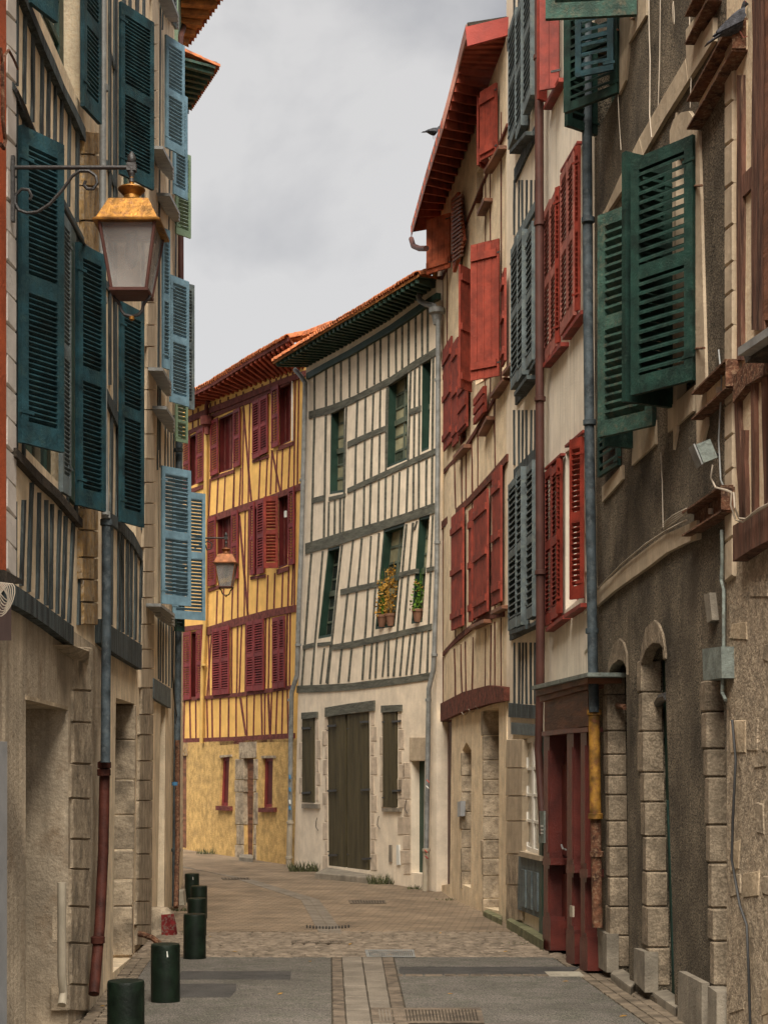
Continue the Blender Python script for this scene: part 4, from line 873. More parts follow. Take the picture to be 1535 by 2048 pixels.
# ---- potted plants on the white house sills
def plant(x, y, hgt, w, m, label, spikes=0, potw=.105, rim='pot', ms=None):
    c = FW.p(x, y, .02); t = thing('potted_plant', c, label, 'potted plant', 'potted plants on the sills of the white house')
    MB().lathe(c, [(potw * .62, 0), (potw, .2), (potw * 1.12, .2), (potw * 1.12, .25), (potw * .9, .25), (potw * .85, .21)], 12).build('pot', rim, t)
    b = MB()
    for k in range(int(170 * hgt)):
        z = .22 + hgt * R.random() ** 1.2; r = w * (1 - .55 * (z / (hgt + .25))) * math.sqrt(R.random()); a = R.uniform(0, 6.28); q = c + Vector((r * math.cos(a), r * math.sin(a) * .6, z))
        d = Vector((R.uniform(-1, 1), R.uniform(-1, 1), R.uniform(-.6, .8))).normalized() * R.uniform(.03, .055); e_ = d.cross(Vector((R.uniform(-1, 1), R.uniform(-1, 1), R.uniform(-1, 1)))).normalized() * R.uniform(.015, .028)
        b.face([q - d, q + e_, q + d, q - e_])
    b.build('foliage', m, t, kind='stuff')
    for k in range(4 + spikes):
        a = R.uniform(0, 6.28); tp = c + Vector((math.cos(a) * w * .7, math.sin(a) * w * .4, hgt * R.uniform(.8, 1.1) + (.35 if k >= 4 else 0))); MB().tube([c + ZV * .2, c.lerp(tp, .5) + ZV * .1, tp], [.006, .005, .003], 4).build('stem', ms or m, t)
    if spikes:
        b = MB()
        for k in range(12): q = c + Vector((R.uniform(-w, w) * .5, R.uniform(-.05, .05), hgt * R.uniform(.9, 1.3))); b.lathe(q, [(.004, -.02), (.018, 0), (.004, .02)], 6)
        b.build('flowers', 'leafyellow', t, kind='stuff')
plant(764, 1254, .75, .20, 'leafyellow', 'pot of tall yellowing stems at the left of the wide sill', 3, ms='leafgreen')
plant(781, 1252, .95, .18, 'leafyellow', 'clay pot of bushy yellow plants at the right of the wide sill', 2)
plant(835, 1244, .62, .20, 'leafgreen', 'clay pot with bright green leaves and one tall stalk on the narrow right sill', 3, ms='leafgreen')
def weeds(px, py, n, w, hh, label, m='grass'):
    c = G(px, py); b = MB()
    for k in range(n):
        q = c + Vector((R.uniform(-w, w), R.uniform(-.12, .12), -.02)); L_ = hh * R.uniform(.3, 1); d = Vector((R.uniform(-.5, .5), R.uniform(-.5, .5), 1)) * L_; s = Vector((R.uniform(-1, 1), R.uniform(-1, 1), 0)).normalized() * .008
        b.face([q - s, q + s, q + d * .6 + s * .8, q + d]); b.face([q - s, q + d, q + d * .5 - s])
    o = b.build('weeds', m, None, kind='stuff', label=label)
for a in ((608, 1743, 260, .35, .28, 'tuft of weeds at the foot of the white house beside its left downpipe'), (765, 1768, 200, .28, .25, 'weeds growing along the wall between the gate and the side door'), (412, 1708, 70, .25, .22, 'dark weeds at the foot of the yellow wall'), (835, 1778, 80, .2, .12, 'moss and grass below the side door step'),
          (350, 1822, 60, .25, .10, 'grass at the foot of the last left house'), (905, 1800, 60, .3, .07, 'grass along the right wall'), (284, 1795, 40, .12, .12, 'small grass tuft on the corner stones')): weeds(*a)
# ================================================================ right row
# --- cream house with red board shutters and deep eave
h = house(950, FR, 'cream house with faded red board shutters under a deep red eave, beside the white house')
aL = Q(875, 1445, 903, 1438, 899, 1768, 873, 1772)
niche = [(924, 1500), (932, 1484), (942, 1500), (941, 1776), (922, 1768)]; dor = Q(967, 1420, 997, 1414, 997, 1822, 967, 1815)
rW = [Q(946, 1005, 974, 955, 960, 1236, 936, 1246), Q(984, 955, 1000, 925, 994, 1210, 980, 1215), Q(905, 690, 934, 660, 932, 880, 905, 905), Q(950, 500, 997, 480, 997, 745, 950, 770), Q(953, 345, 966, 325, 965, 420, 950, 440), Q(962, 200, 990, 165, 992, 300, 965, 320), Q(1004, 560, 1015, 540, 1015, 730, 1004, 742)]
wall(h, FR, 868, 1012, 12.35, rW, 'beige', depth=.2, bot=[(868, 1445), (1012, 1400)], body=4)
wall(h, FR, 868, 1012, [(868, 1440), (1012, 1396)], [aL, niche, dor], 'beige', depth=.45, body=4, name='lower_wall', off=.02)
for q in rW: window(h, FR, q, .12, 'redshutter', 'glassdark', 1, 3, fr=.12)
jamb(h, FR, 875, [1448, 1768], .44, 'brownpipe', out=.04, face_w=2, off=.02, name='door_lining'); hole_back(h, FR, aL, 'brownpipe', .1); hole_back(h, FR, niche, 'stone', .35); hole_back(h, FR, dor, 'stone', .4)
jamb(h, FR, 967, frange(1422, 1815, 40), .44, 'stone', out=.015, face_w=3, off=.02); jamb(h, FR, 924, frange(1505, 1768, 40), .3, 'stone', out=.01, face_w=2, off=.02)
for pts, w in (([(886, 944), (924, 902), (966, 834), (1011, 752)], 9), ([(880, 1052), (935, 1003), (976, 958), (1012, 914)], 15), ([(884, 1308), (914, 1276), (966, 1234), (1006, 1226)], 11), ([(880, 1427), (925, 1402), (975, 1392), (1006, 1388)], 33), ([(884, 755), (905, 715)], 8), ([(878, 565), (920, 470), (955, 385), (1012, 250)], 6)):
    stroke(h, FR, pts, w, 'redtimber', 'beam', vert=False, off=.03 if w < 30 else .12, th=.1 if w < 30 else .25, jit=.12)
for k in range(11):
    x = 884 + k * 12 + R.uniform(-3, 3); w = R.uniform(1.6, 2.6)
    for (pa, pb) in (([(868, 520), (1012, 200)], [(886, 740), (924, 895), (966, 828), (1011, 745)]), ([(886, 950), (924, 908), (966, 840), (1011, 758)], [(880, 1044), (935, 995), (976, 950), (1012, 906)]), ([(880, 1060), (1012, 922)], [(884, 1302), (914, 1270), (966, 1228), (1006, 1220)]), ([(884, 1314), (1006, 1232)], [(880, 1412), (925, 1387), (1006, 1374)])):
        if R.random() < .8:
            e = R.uniform(-2, 2); stroke(h, FR, [(x + e, interp(pa, x)), (x, interp(pb, x))], w, 'redtimber', off=.006, jit=.3)
BO = dict(m='boardred', kind='board')
shutter(h, FR, 998, 477, 752, 941, 491, label='large plain red shutter', batten=(.1, .9), m='boardred', kind='board')
shutter(h, FR, 942, 540, 785, 918, 528, batten=(.1, .5, .9), m='boardred', kind='board')
shutter(h, FR, 900, 425, 535, 853, 441, m='orangered', kind='board', batten=(.14,), label='faded orange-red shutter standing out against the sky')
shutter(h, FR, 993, 165, 305, 960, 185, batten=(.12, .85), **BO); shutter(h, FR, 975, 205, 342, 954, 192, batten=(.1, .9), **BO)
prism(h, FR, Q(901, 400, 914, 384, 925, 480, 905, 545), .12, .06, 'orangered', 'shutter')
for k in range(16): prism(h, FR, Q(903, 402 + k * 8, 921, 388 + k * 8, 921, 391 + k * 8, 903, 405 + k * 8), .15, .04, 'oldwood', 'slat')
for x0, yt, x1, yb in ((887, 700, 903, 904), (905, 690, 916, 895), (917, 775, 934, 872), (950, 800, 971, 850), (1004, 552, 1010, 735), (903, 1035, 926, 1262), (948, 1003, 975, 1238), (985, 948, 1002, 1212), (938, 1022, 944, 1245)):
    shutter(h, FR, x0, yt, yb, x1, None, off=.07, batten=(.12, .5, .86), m='boardred', kind='board')
for a in ((936, 1252, 966, 1238), (980, 1222, 1003, 1210), (905, 912, 926, 888), (955, 866, 972, 832), (953, 425, 967, 395), (966, 340, 996, 290), (1003, 745, 1018, 725), (978, 790, 1004, 755)): sill(h, FR, a[0], a[1], a[2], a[3], 7, .14, 'oldwood')
eave(h, FR, [(1013, 66), (985, 140), (945, 268), (902, 378), (868, 462)], [(934, 78), (918, 140), (885, 262), (852, 370), (822, 476)], .60, 27, 'redsoffit', ntile=0, rm='rafterred', fm='pinkwood', rh=.17, tr=.06, tl=.3, rise=.5, backd=2.2, dm='darkwood')
b = MB(); K_ = lambda x, y: Vector(((x - CX) / FPX * 22.0, 22.0, zpix(y, 22.0))); a0, a1, c0, c1 = K_(930, 54), K_(1017, 33), K_(934, 92), K_(1014, 70); dd = Vector((0, .05, 0)); b.box8([a0, a1, c1, c0], [p + dd for p in (a0, a1, c1, c0)]); b.build('verge_board', 'fascia', h)
pipe(h, FR, [(822, 478), (826, 492), (838, 497), (852, 497)], .05, 'brownpipe', .55, 'rain_pipe')
pipe(h, FR, [(868, 560), (870, 545), (872, 480)], .05, 'yellowpipe', .1, 'rain_pipe')
prism(h, FR, Q(914, 1604, 921, 1602, 920, 1632, 914, 1634), .08, .08, 'lightpanel', 'letter_box')
block(h, [G(965, 1832, .08), G(1003, 1851, .08), G(1003, 1838, .08), G(985, 1825, .08)], ZV, .15, 'moss', 'doorstep')
for k in range(3):
    p = FR.p(922 + k * 14, 1424 - k * 6, .14); cable(h, [p, p + Vector((.03, 0, -.04)), p + Vector((.08, 0, -.05)), p + Vector((.12, .0, .01))], .007, 'cable', 'cable_loop')
# --- narrow grey timbered house
h = house(1045, FR, 'narrow white house with blue-grey timbers and louvred shutters, between two reddish neighbours')
wn_ = Q(1045, 1478, 1076, 1470, 1076, 1712, 1045, 1700)
wall(h, FR, 1012, 1082, 14.5, [wn_], 'whitep', depth=.22, step=12, body=4)
window(h, FR, wn_, .015, 'whiteframe', 'curtain', 2, 4, fr=.12, mid=False)
for pts, w in (([(1027, 352), (1069, 262)], 26), ([(1027, 487), (1070, 408)], 22), ([(1029, 800), (1070, 750)], 20), ([(1026, 962), (1070, 920)], 44), ([(1018, 1276), (1072, 1250)], 12), ([(1016, 1420), (1076, 1424)], 26), ([(1021, 1456), (1078, 1462)], 22), ([(1013, 90), (1040, 20)], 24)):
    stroke(h, FR, pts, w, 'bluetimber' if w != 22 else 'greyblue', 'beam', vert=False, off=.035, th=.1, jit=.06)
for x in (1027, 1036, 1043, 1051, 1060, 1068):
    for ya, yb in ((360, 470), (820, 930), (-300, 60), (1285, 1408)): stroke(h, FR, [(x + R.uniform(-1, 1), ya), (x, yb)], 3, 'bluetimber', off=.012)
for x0, yt, x1, yb in ((1022, 60, 1036, 300), (1037, 30, 1048, 280), (1052, -60, 1067, 230), (1027, 500, 1040, 780), (1040, 480, 1050, 765), (1057, 470, 1070, 740), (1022, 970, 1037, 1262), (1038, 945, 1048, 1255), (1058, 935, 1071, 1240)):
    shutter(h, FR, x0, yt, yb, x1, None, m='greyblue', pitch=.085, each=False, off=.08, th=.10, tilt=1.0, st=.03)
for a in ((1018, 300, 1050, 262), (1027, 785, 1052, 750), (1056, 740, 1070, 715), (1017, 1262, 1050, 1250), (1054, 1250, 1072, 1240)): sill(h, FR, a[0], a[1], a[2], a[3], 8, .16, 'bluetimber')
for ya, yb in zip((1478, 1536, 1592, 1642, 1708, 1770), (1536, 1592, 1642, 1708, 1770, 1842)): block(h, [FR.p(1012, ya + 1, .04), FR.p(1044, ya + 1, .04), FR.p(1042, yb - 1, .04), FR.p(1010, yb - 1, .04)], FR.n(1030), .12, 'palestone' if ya < 1700 else 'stone', 'stone')
prism(h, FR, Q(1036, 1712, 1078, 1722, 1078, 1836, 1034, 1818), .05, .1, 'greyblue', 'stall_board')
for k in range(3): prism(h, FR, Q(1041 + k * 12, 1738 + k * 3, 1049 + k * 12, 1740 + k * 3, 1049 + k * 12, 1815 + k * 4, 1041 + k * 12, 1811 + k * 4), .075, .03, 'greyblue', 'panel')
prism(h, FR, Q(1036, 1702, 1079, 1712, 1079, 1722, 1036, 1712), .09, .1, 'palestone', 'sill')
prism(h, FR, Q(1077, 1470, 1083, 1470, 1083, 1880, 1077, 1878), .06, .12, 'frame_green', 'door_post')
pl_ = prism(h, FR, Q(1076, 1622, 1087, 1622, 1087, 1686, 1076, 1686), .14, .02, 'greycab', 'wall_plaque')
for k, (ya, yb) in enumerate(((1650, 1656), (1658, 1663), (1665, 1670))): prism(h, FR, Q(1080, ya, 1085, ya, 1085, yb - 2, 1080, yb - 2), .144, .003, 'white', 'lettering')
bb = [G(1012, 1856, .12), G(1086, 1903, .12), G(1086, 1890, .12), G(1030, 1848, .12)]; block(h, bb, ZV, .2, 'moss', 'doorstep', ch=.02)
# --- cream house with red louvred shutters and panelled door
h = house(1120, FR, 'tall cream house with red louvred shutters above a panelled dark red doorway')
r3 = [Q(1090, 425, 1113, 380, 1115, 680, 1086, 722), Q(1123, 355, 1150, 305, 1153, 618, 1125, 665), Q(1092, 948, 1116, 922, 1118, 1222, 1094, 1248), Q(1130, 905, 1160, 880, 1160, 1195, 1130, 1220), Q(1093, -60, 1116, -110, 1118, 180, 1095, 200)]
dh = [(1092, 1470), (1180, 1462), (1186, 1935), (1092, 1898)]
wall(h, FR, 1082, 1190, 14.5, r3 + [dh], 'r3', depth=.25, step=14, body=4)
for q in r3: window(h, FR, q, .12, 'redshutter', 'glassdark', 1, 3, fr=.14)
RS = dict(pitch=.055, each=False, th=.04)
for x0, yt, x1, yb in ((1089, 425, 1101, 728), (1101, 405, 1113, 712), (1122, 352, 1136, 672), (1136, 328, 1149, 650), (1091, 945, 1104, 1253), (1104, 938, 1118, 1240)): shutter(h, FR, x0, yt, yb, x1, None, off=.05, m='palered' if yt < 900 else 'redshutter', **RS)
shutter(h, FR, 1165, 873, 1196, 1140, 880, m='redshutter', pitch=.055, each=False)
shutter(h, FR, 1119, 372, 684, 1111, 376, m='redshutter', pitch=.055, each=False, off=.05); shutter(h, FR, 1158, 290, 620, 1150, 294, m='redshutter', pitch=.055, each=False)
shutter(h, FR, 1122, 915, 1226, 1114, 918, m='redshutter', pitch=.055, each=False)
shutter(h, FR, 1118, -160, 175, 1078, -150, m='redshutter', kind='board', batten=()); shutter(h, FR, 1092, -110, 205, 1074, -118, m='redshutter', kind='board', batten=())
for x0, y0, x1, y1 in ((1086, 722, 1086, 398), (1119, 343, 1153, 284), (1088, 938, 1120, 908), (1128, 893, 1164, 862)):
    if x1 > x0: stroke(h, FR, [(x0, y0), (x1, y1)], 5, 'redshutter', 'frame_head', vert=False, off=.07)
for a in ((1084, 728, 1120, 684), (1123, 672, 1160, 620), (1090, 1256, 1124, 1230), (1127, 1228, 1160, 1206), (1086, 212, 1116, 155)): sill(h, FR, a[0], a[1], a[2], a[3], 8, .10, 'redshutter')
for k in range(22):
    y = 180 + k * 78; 
    if y < 1330: block(h, [FR.p(1166, y, .015), FR.p(1180, y - 22, .015), FR.p(1180, y + 14, .015), FR.p(1166, y + 36, .015)], FR.n(1170), .06, 'r3', 'stone')
# doorway
def zat(px, y): return zpix(y, FR.hit(px)[0].y)
o_ = .0
DP = lambda q, off, th, nm, m='doorred': prism(h, FR, q, off, th, m, nm)
hole_back(h, FR, dh, 'doorred', .22)
for xs_, xe, yb in ((1086, 1098, 1901), (1133, 1146, 1926), (1160, 1172, 1943)):
    q_ = FR.hit((xs_ + xe) / 2, .16)[0]; yb = ypix(q_.y, zg(q_.y) + .005)
    ytp = interp([(1082, 1468), (1190, 1452)], xs_)
    p_ = DP(Q(xs_, ytp, xe, ytp - 3, xe, yb - 60, xs_, yb - 64), .11, .2, 'pilaster')
    for (ya, ybb, e, of) in ((yb - 68, yb - 58, 1.5, .135), (yb - 60, yb, 2, .16), (interp([(1086, 1716), (1192, 1748)], xs_), interp([(1086, 1730), (1192, 1766)], xs_), 2, .165)):
        b = MB(); fr = [FR.p(x, y, of) for x, y in Q(xs_ - e, ya, xe + e, ya, xe + e, ybb, xs_ - e, ybb)]; n = FR.n(1140) * .2; b.box8(fr, [p - n for p in fr]); b.build('moulding', 'doorred', p_)
    for (ya, ybb) in ((ytp + 34, interp([(1086, 1705), (1192, 1736)], xs_)), (interp([(1086, 1738), (1192, 1776)], xs_), yb - 76)):
        b = MB(); fr = [FR.p(x, y, .122) for x, y in Q(xs_ + 3, ya, xe - 3, ya, xe - 3, ybb, xs_ + 3, ybb)]; n = FR.n(1140) * .04; b.box8(fr, [p - n for p in fr]); b.build('panel', 'doorred', p_)
dd_ = prism(h, FR, Q(1112, 1505, 1136, 1500, 1136, 1905, 1112, 1895), -.06, .08, 'doorred', 'door')
for q in (Q(1116, 1530, 1132, 1526, 1132, 1712, 1116, 1706), Q(1116, 1742, 1132, 1748, 1132, 1848, 1116, 1842), Q(1116, 1858, 1132, 1864, 1132, 1896, 1116, 1890)):
    b = MB(); fr = [FR.p(x, y, -.04) for x, y in q]; n = FR.n(1120) * .03; b.box8(fr, [p - n for p in fr]); b.build('panel', 'doorred', dd_)
for y in (1716, 1852):
    b = MB(); fr = [FR.p(x, yy, -.01) for x, yy in Q(1110, y, 1136, y + 6, 1136, y + 16, 1110, y + 10)]; n = FR.n(1120) * .05; b.box8(fr, [p - n for p in fr]); b.build('moulding', 'doorred', dd_)
MB().tube([FR.p(1122, 1690, .03), FR.p(1125, 1698, .05), FR.p(1131, 1699, .05)], .012, 6).build('handle', 'zinc', dd_)
prism(h, FR, Q(1138, 1811, 1144, 1812, 1144, 1834, 1138, 1833), .25, .02, 'plasticw', 'bell_box')
DP(Q(1088, 1398, 1174, 1382, 1176, 1452, 1088, 1465), .11, .3, 'frieze', 'oldwood')
stroke(h, FR, [(1082, 1468), (1134, 1462), (1174, 1459)], 9, 'doorred', 'moulding', vert=False, off=.16, th=.2, jit=.02)
for k, (of, th_, yo) in enumerate(((.30, 8, 0), (.24, 12, 9), (.17, 10, 22))):
    b = MB(); fr = [FR.p(1062 + k * 8, 1372 + yo, of), FR.p(1174, 1345 + yo, of), FR.p(1174, 1345 + yo + th_, of), FR.p(1062 + k * 8, 1372 + yo + th_, of)]; n = FR.n(1130); b.box8(fr, [p - n * (of + .1) for p in fr]); b.build('cornice', 'oldwood' if k else 'greycab', h)
# pipes on the right row
pipe(h, FR, [(1077, -500), (1077, 0), (1078, 500), (1079, 1000), (1080, 1240), (1079, 1375)], .055, 'brownpipe', .13, rings_at=((1077, 115), (1078, 447), (1079, 798), (1080, 1145)))
pipe(h, FR, [(1079, 1375), (1076, 1500), (1082, 1600), (1086, 1670)], .05, 'brownpipe', .10)
pipe(h, FR, [(1172, -400), (1173, 270), (1175, 600), (1178, 900), (1182, 1150), (1184, 1300), (1187, 1425)], .052, 'bluepipe', .14, rings_at=((1175, 440), (1178, 845), (1183, 1262)), label=None) if False else pipe(h, FR, [(1172, -400), (1173, 270), (1175, 600), (1178, 900), (1182, 1150), (1184, 1300), (1187, 1425)], .052, 'bluepipe', .14, rings_at=((1175, 440), (1178, 845), (1183, 1262)))
pipe(h, FR, [(1187, 1420), (1190, 1640)], .058, 'ochrepipe', .13, rings_at=((1187, 1425), (1190, 1632)))
pipe(h, FR, [(1190, 1635), (1194, 1855)], .054, 'rust', .12, rings_at=((1192, 1708),))
# --- dark roughcast house
h = house(1320, FR, 'brown roughcast house with green louvred shutters and narrow arched openings, near right')
def arch(xl, xr, ys, ya, yb, yl, yr):
    return [(xl, ys + 8), (xl + (xr - xl) * .22, ya + (ys - ya) * .28), (xl + (xr - xl) * .55, ya), (xl + (xr - xl) * .85, ya + 6), (xr, ya + 20), (xr + (yb and 0), yr), (xl + 4, yl)]
a1 = [(1214, 1352), (1222, 1331), (1236, 1319), (1245, 1323), (1251, 1336), (1258, 1970), (1222, 1948)]
a2 = [(1281, 1325), (1290, 1300), (1304, 1286), (1318, 1288), (1328, 1303), (1349, 2022), (1300, 1990)]
a3 = [(1408, 1340), (1444, 1330), (1466, 2085), (1432, 2066)]
gW = [Q(1345, 330, 1386, 275, 1388, 765, 1343, 812), Q(1262, 475, 1304, 415, 1306, 860, 1264, 893), Q(1192, 110, 1234, 40, 1236, 180, 1194, 262)]
wall(h, FR, 1188, 1452, 13.2, [a1, a2, a3] + gW, 'roughcast', depth=.21, step=14, body=3)
hole_back(h, FR, a1, 'darkwood', .19); hole_back(h, FR, a2, 'frame_green', .19); hole_back(h, FR, a3, 'frame_green', .19)
for q in gW: window(h, FR, q, .14, 'frame_green', 'glassdark', 2, 3, fr=.1)
jamb(h, FR, [(1352, 1214), (1948, 1222)], [1345, 1389, 1462, 1509, 1551, 1590, 1642, 1693, 1754, 1813, 1871, 1934], .18, 'stone2', out=.045, face_w=7)
jamb(h, FR, [(1325, 1281), (1990, 1300)], [1320, 1385, 1463, 1545, 1604, 1673, 1743, 1813, 1895, 1972], .18, 'stone2', out=.045, face_w=9)
jamb(h, FR, [(1340, 1408), (2066, 1432)], [1361, 1424, 1498, 1554, 1650, 1726, 1816, 1882, 1972, 2060], .18, 'stone2', out=.045, face_w=10)
# arch head stones in front
for (cx_, yl, yt, w_, k_) in (((1236), 1352, 1277, 24, 5), ((1306), 1322, 1240, 28, 5)):
    x0, x1 = cx_ - w_ * .95, cx_ + w_ * .62; inn = a1 if cx_ == 1236 else a2
    outer = [(x0 - 1, yl), (x0 + 3, yl - (yl - yt) * .45), (x0 + 11, yt + 14), (cx_, yt), (cx_ + 9, yt + 8), (x1, yt + 30), (x1 + 1, yl - 2)]
    inner = [(inn[0][0], inn[0][1]), (inn[0][0], inn[0][1] - 1), (inn[1][0], inn[1][1]), (inn[2][0], inn[2][1]), (inn[3][0], inn[3][1]), (inn[4][0], inn[4][1]), (inn[4][0], inn[4][1] + 1)]
    inner = [(inn[0][0], inn[0][1] + 2), (inn[0][0] + 3, inn[0][1] - 9), inn[1], inn[2], inn[3], inn[4], (inn[4][0], inn[4][1] + 14)]
    for a, b_, c_, d_ in zip(outer, outer[1:], inner[1:], inner): block(h, [FR.p(*a, .02), FR.p(*b_, .02), FR.p(*c_, .02), FR.p(*d_, .02)], FR.n(cx_), .1, 'stone2', 'stone', ch=.006)
def band(top, bot_, m='palestone', off=.035, nm='string_course'):
    for (ta, tb), (ba, bb) in zip(zip(top, top[1:]), zip(bot_, bot_[1:])): prism(h, FR, [ta, tb, bb, ba], off + R.uniform(0, .004), .1, m, nm)
band([(1190, 1181), (1224, 1152), (1258, 1122), (1292, 1096), (1326, 1070), (1369, 1051), (1392, 1040)], [(1190, 1214), (1224, 1184), (1260, 1158), (1294, 1134), (1330, 1106), (1369, 1086), (1392, 1078)])
band([(1207, 424), (1240, 350), (1277, 276), (1323, 197), (1369, 118), (1424, 35)], [(1214, 424), (1246, 376), (1285, 310), (1330, 232), (1374, 162), (1424, 82)], 'palestone')
band([(1370, 60), (1400, 20)], [(1372, 165), (1405, 110)], 'palestone')
# pale plaster margins round the upper windows
for q in (Q(1343, 262, 1350, 225, 1352, 860, 1345, 900), Q(1386, 250, 1396, 262, 1412, 850, 1392, 930), Q(1204, 425, 1212, 415, 1212, 470, 1206, 470), Q(1233, -200, 1296, -240, 1290, 30, 1236, 120), Q(1236, 30, 1262, 20, 1250, 160, 1236, 190), Q(1264, 862, 1308, 840, 1309, 888, 1262, 932), Q(1334, 817, 1388, 770, 1384, 822, 1334, 866), Q(1203, 974, 1243, 930, 1244, 958, 1203, 1004)):
    prism(h, FR, q, .022, .08, 'palestone', 'window_margin')
apx = [(1338, 262), (1345, 240), (1360, 225), (1376, 222), (1384, 235)]
for a, b_ in zip(apx, apx[1:]): prism(h, FR, [a, b_, (b_[0], b_[1] + 60), (a[0], a[1] + 60)], .03, .08, 'palestone', 'stone')
ys = frange(60, 1100, 72, .2)
for ya, yb in zip(ys, ys[1:]): block(h, [FR.p(1447, ya + 10, .03), FR.p(1463, ya - 4, .03), FR.p(1463, yb - 5, .03), FR.p(1447, yb + 8, .03)], FR.n(1450), .1, 'palestone', 'stone')
GS = dict(m='greenshutter', pitch=.073, th=.05, st=.085, tilt=.75, off=.03)
shutter(h, FR, 1388, 270, 760, 1264, 322, arch=0.0, label='large dark green shutter leaf', **{**GS})
shutter(h, FR, 1340, 325, 816, 1246, 304, m='greenshutter', pitch=.073, th=.05, st=.085, tilt=-.75, off=.03)
shutter(h, FR, 1307, 391, 851, 1198, 433, m='worngreen', pitch=.073, th=.055, st=.085, tilt=-1.05, off=.03, slatm='worngreen')
shutter(h, FR, 1262, 440, 897, 1206, 432, m='greenshutter', pitch=.073, th=.05, st=.085, tilt=-.75, off=.03)
shutter(h, FR, 1236, -40, 186, 1129, 8, m='greenshutter', pitch=.073, th=.05, st=.085, tilt=.75, off=.03)
shutter(h, FR, 1191, 50, 272, 1131, 26, m='greenshutter', pitch=.073, th=.05, st=.085, tilt=-.75, off=.03)
shutter(h, FR, 1226, -10, 140, 1150, 8, m='blueshutter', pitch=.085, th=.03, st=.07, tilt=.5, off=.10, label='blue-green flap leaf propped inside the shutter')
shutter(h, FR, 1272, -520, 31, 1090, -508, m='worngreen', pitch=.073, th=.05, st=.085, off=.03, label='pale green shutter cut by the top edge')
shutter(h, FR, 1237, 820, 930, 1197, 850, m='greenshutter', pitch=.073, th=.04, st=.06, tilt=.75, off=.03)
for x, y, l in ((1388, 372, 14), (1391, 697, 16), (1236, 60, 14), (1216, 148, 18), (1210, 182, 16), (1266, 38, 28), (1240, 915, 20), (1188, 977, 16)):
    MB().tube([FR.p(x, y, .02), FR.p(x + (l if x > 1300 else -l * .2), y - 1, .12)], .01, 6).build('shutter_hook', 'rust', h)
for q in (Q(1243, 1870, 1243, 1862, 1243, 1862, 1243, 1870),): pass
for a in ((1194, 1860, 1212, 1868, 1212, 1945, 1196, 1935), (1266, 1896, 1288, 1904, 1288, 1985, 1266, 1962), (1356, 1942, 1402, 1966, 1402, 2075, 1353, 2050), (1414, 1972, 1432, 1985, 1432, 2080, 1414, 2075)):
    prism(h, FR, Q(*a), .06, .12, 'concrete', 'plinth')
for a in ((1222, 1956, 1262, 1986), (1297, 1990, 1352, 2030)):
    block(h, [G(a[0] - 2, a[1] + 4, .07), G(a[2] - 2, a[3] + 4, .07), G(a[2] + 14, a[3] - 8, .09), G(a[0] + 14, a[1] - 6, .09)], ZV, .2, 'concrete', 'doorstep', ch=.015)
p = FR.p(1245, 1409, .0); MB().tube([FR.p(1230, 1406, -.12), FR.p(1236, 1412, -.08), FR.p(1250, 1415, -.08)], .03, 7).build('door_closer', 'rust', h)
MB().tube([FR.p(1314, 1408, -.14), FR.p(1322, 1396, -.08), FR.p(1334, 1392, -.02)], .04, 7).build('door_closer', 'iron', h)
pipe(h, FR, [(1334, 1600), (1342, 1760), (1346, 1950)], .012, 'greenshutter', -.04, 'door_edge', rings_at=((1344, 1768),))
prism(h, FR, Q(1403, 1298, 1441, 1293, 1442, 1356, 1405, 1361), .09, .14, 'greycab', 'meter_box')
prism(h, FR, Q(1406, 1190, 1417, 1185, 1423, 1240, 1413, 1246), .05, .05, 'concrete', 'wood_scrap')
# --- right-edge house with brown timbers
h = house(1510, FR, 'cream and brown timbered house over a rough stone pier, cut by the right edge')
od = [(1492, 1112), (1700, 1010), (1700, 2400), (1530, 2300), (1510, 1240)]
wall(h, FR, 1452, 1760, 12.8, [], 'beige', step=20, body=3, bot=[(1452, 1060), (1760, 1000)])
wall(h, FR, 1452, 1760, [(1452, 1050), (1760, 990)], [Q(1560, 1080, 1720, 1050, 1720, 2600, 1570, 2400)], 'pier', step=20, name='lower_wall', depth=.6)
prism(h, FR, [(1490, 1115), (1560, 1085), (1560, 1300), (1512, 1240)], .012, .02, 'dark', 'shadowed_recess') if False else None
for x0, y0, x1, y1, w, m_ in ((1476, 150, 1476, 720, 9, 'browntimber'), (1516, -300, 1512, 660, 26, 'browntimber'), (1534, -300, 1531, 640, 16, 'oldwood'), (1484, 860, 1486, 1035, 7, 'browntimber'), (1503, 760, 1505, 1025, 7, 'browntimber'), (1527, 740, 1533, 1010, 12, 'browntimber'), (1470, 790, 1482, 1040, 9, 'browntimber'), (1550, 740, 1550, 1000, 10, 'browntimber')):
    stroke(h, FR, [(x0, y0), (x1, y1)], w, m_, off=.03)
stroke(h, FR, [(1478, 372), (1504, 350)], 44, 'browntimber', 'brace', vert=False, off=.025)
stroke(h, FR, [(1464, 790), (1490, 750), (1540, 725), (1620, 690)], 50, 'rust', 'beam', vert=False, off=.06, jit=.15)
stroke(h, FR, [(1464, 1090), (1500, 1065), (1620, 1010)], 66, 'browntimber', 'beam', vert=False, off=.1, th=.2, jit=.06)
b = MB(); fr = [FR.p(1474, 712, .28), FR.p(1700, 560, .28), FR.p(1700, 540, .28), FR.p(1474, 696, .28)]; n = FR.n(1500); b.box8(fr, [p - n * .3 for p in fr]); b.build('zinc_flashing', 'zinc', h)
b = MB(); fr = [FR.p(1490, 726, .2), FR.p(1700, 580, .2), FR.p(1700, 562, .2), FR.p(1486, 712, .2)]; b.box8(fr, [p - n * .22 for p in fr]); b.build('ledge', 'darkwood', h)
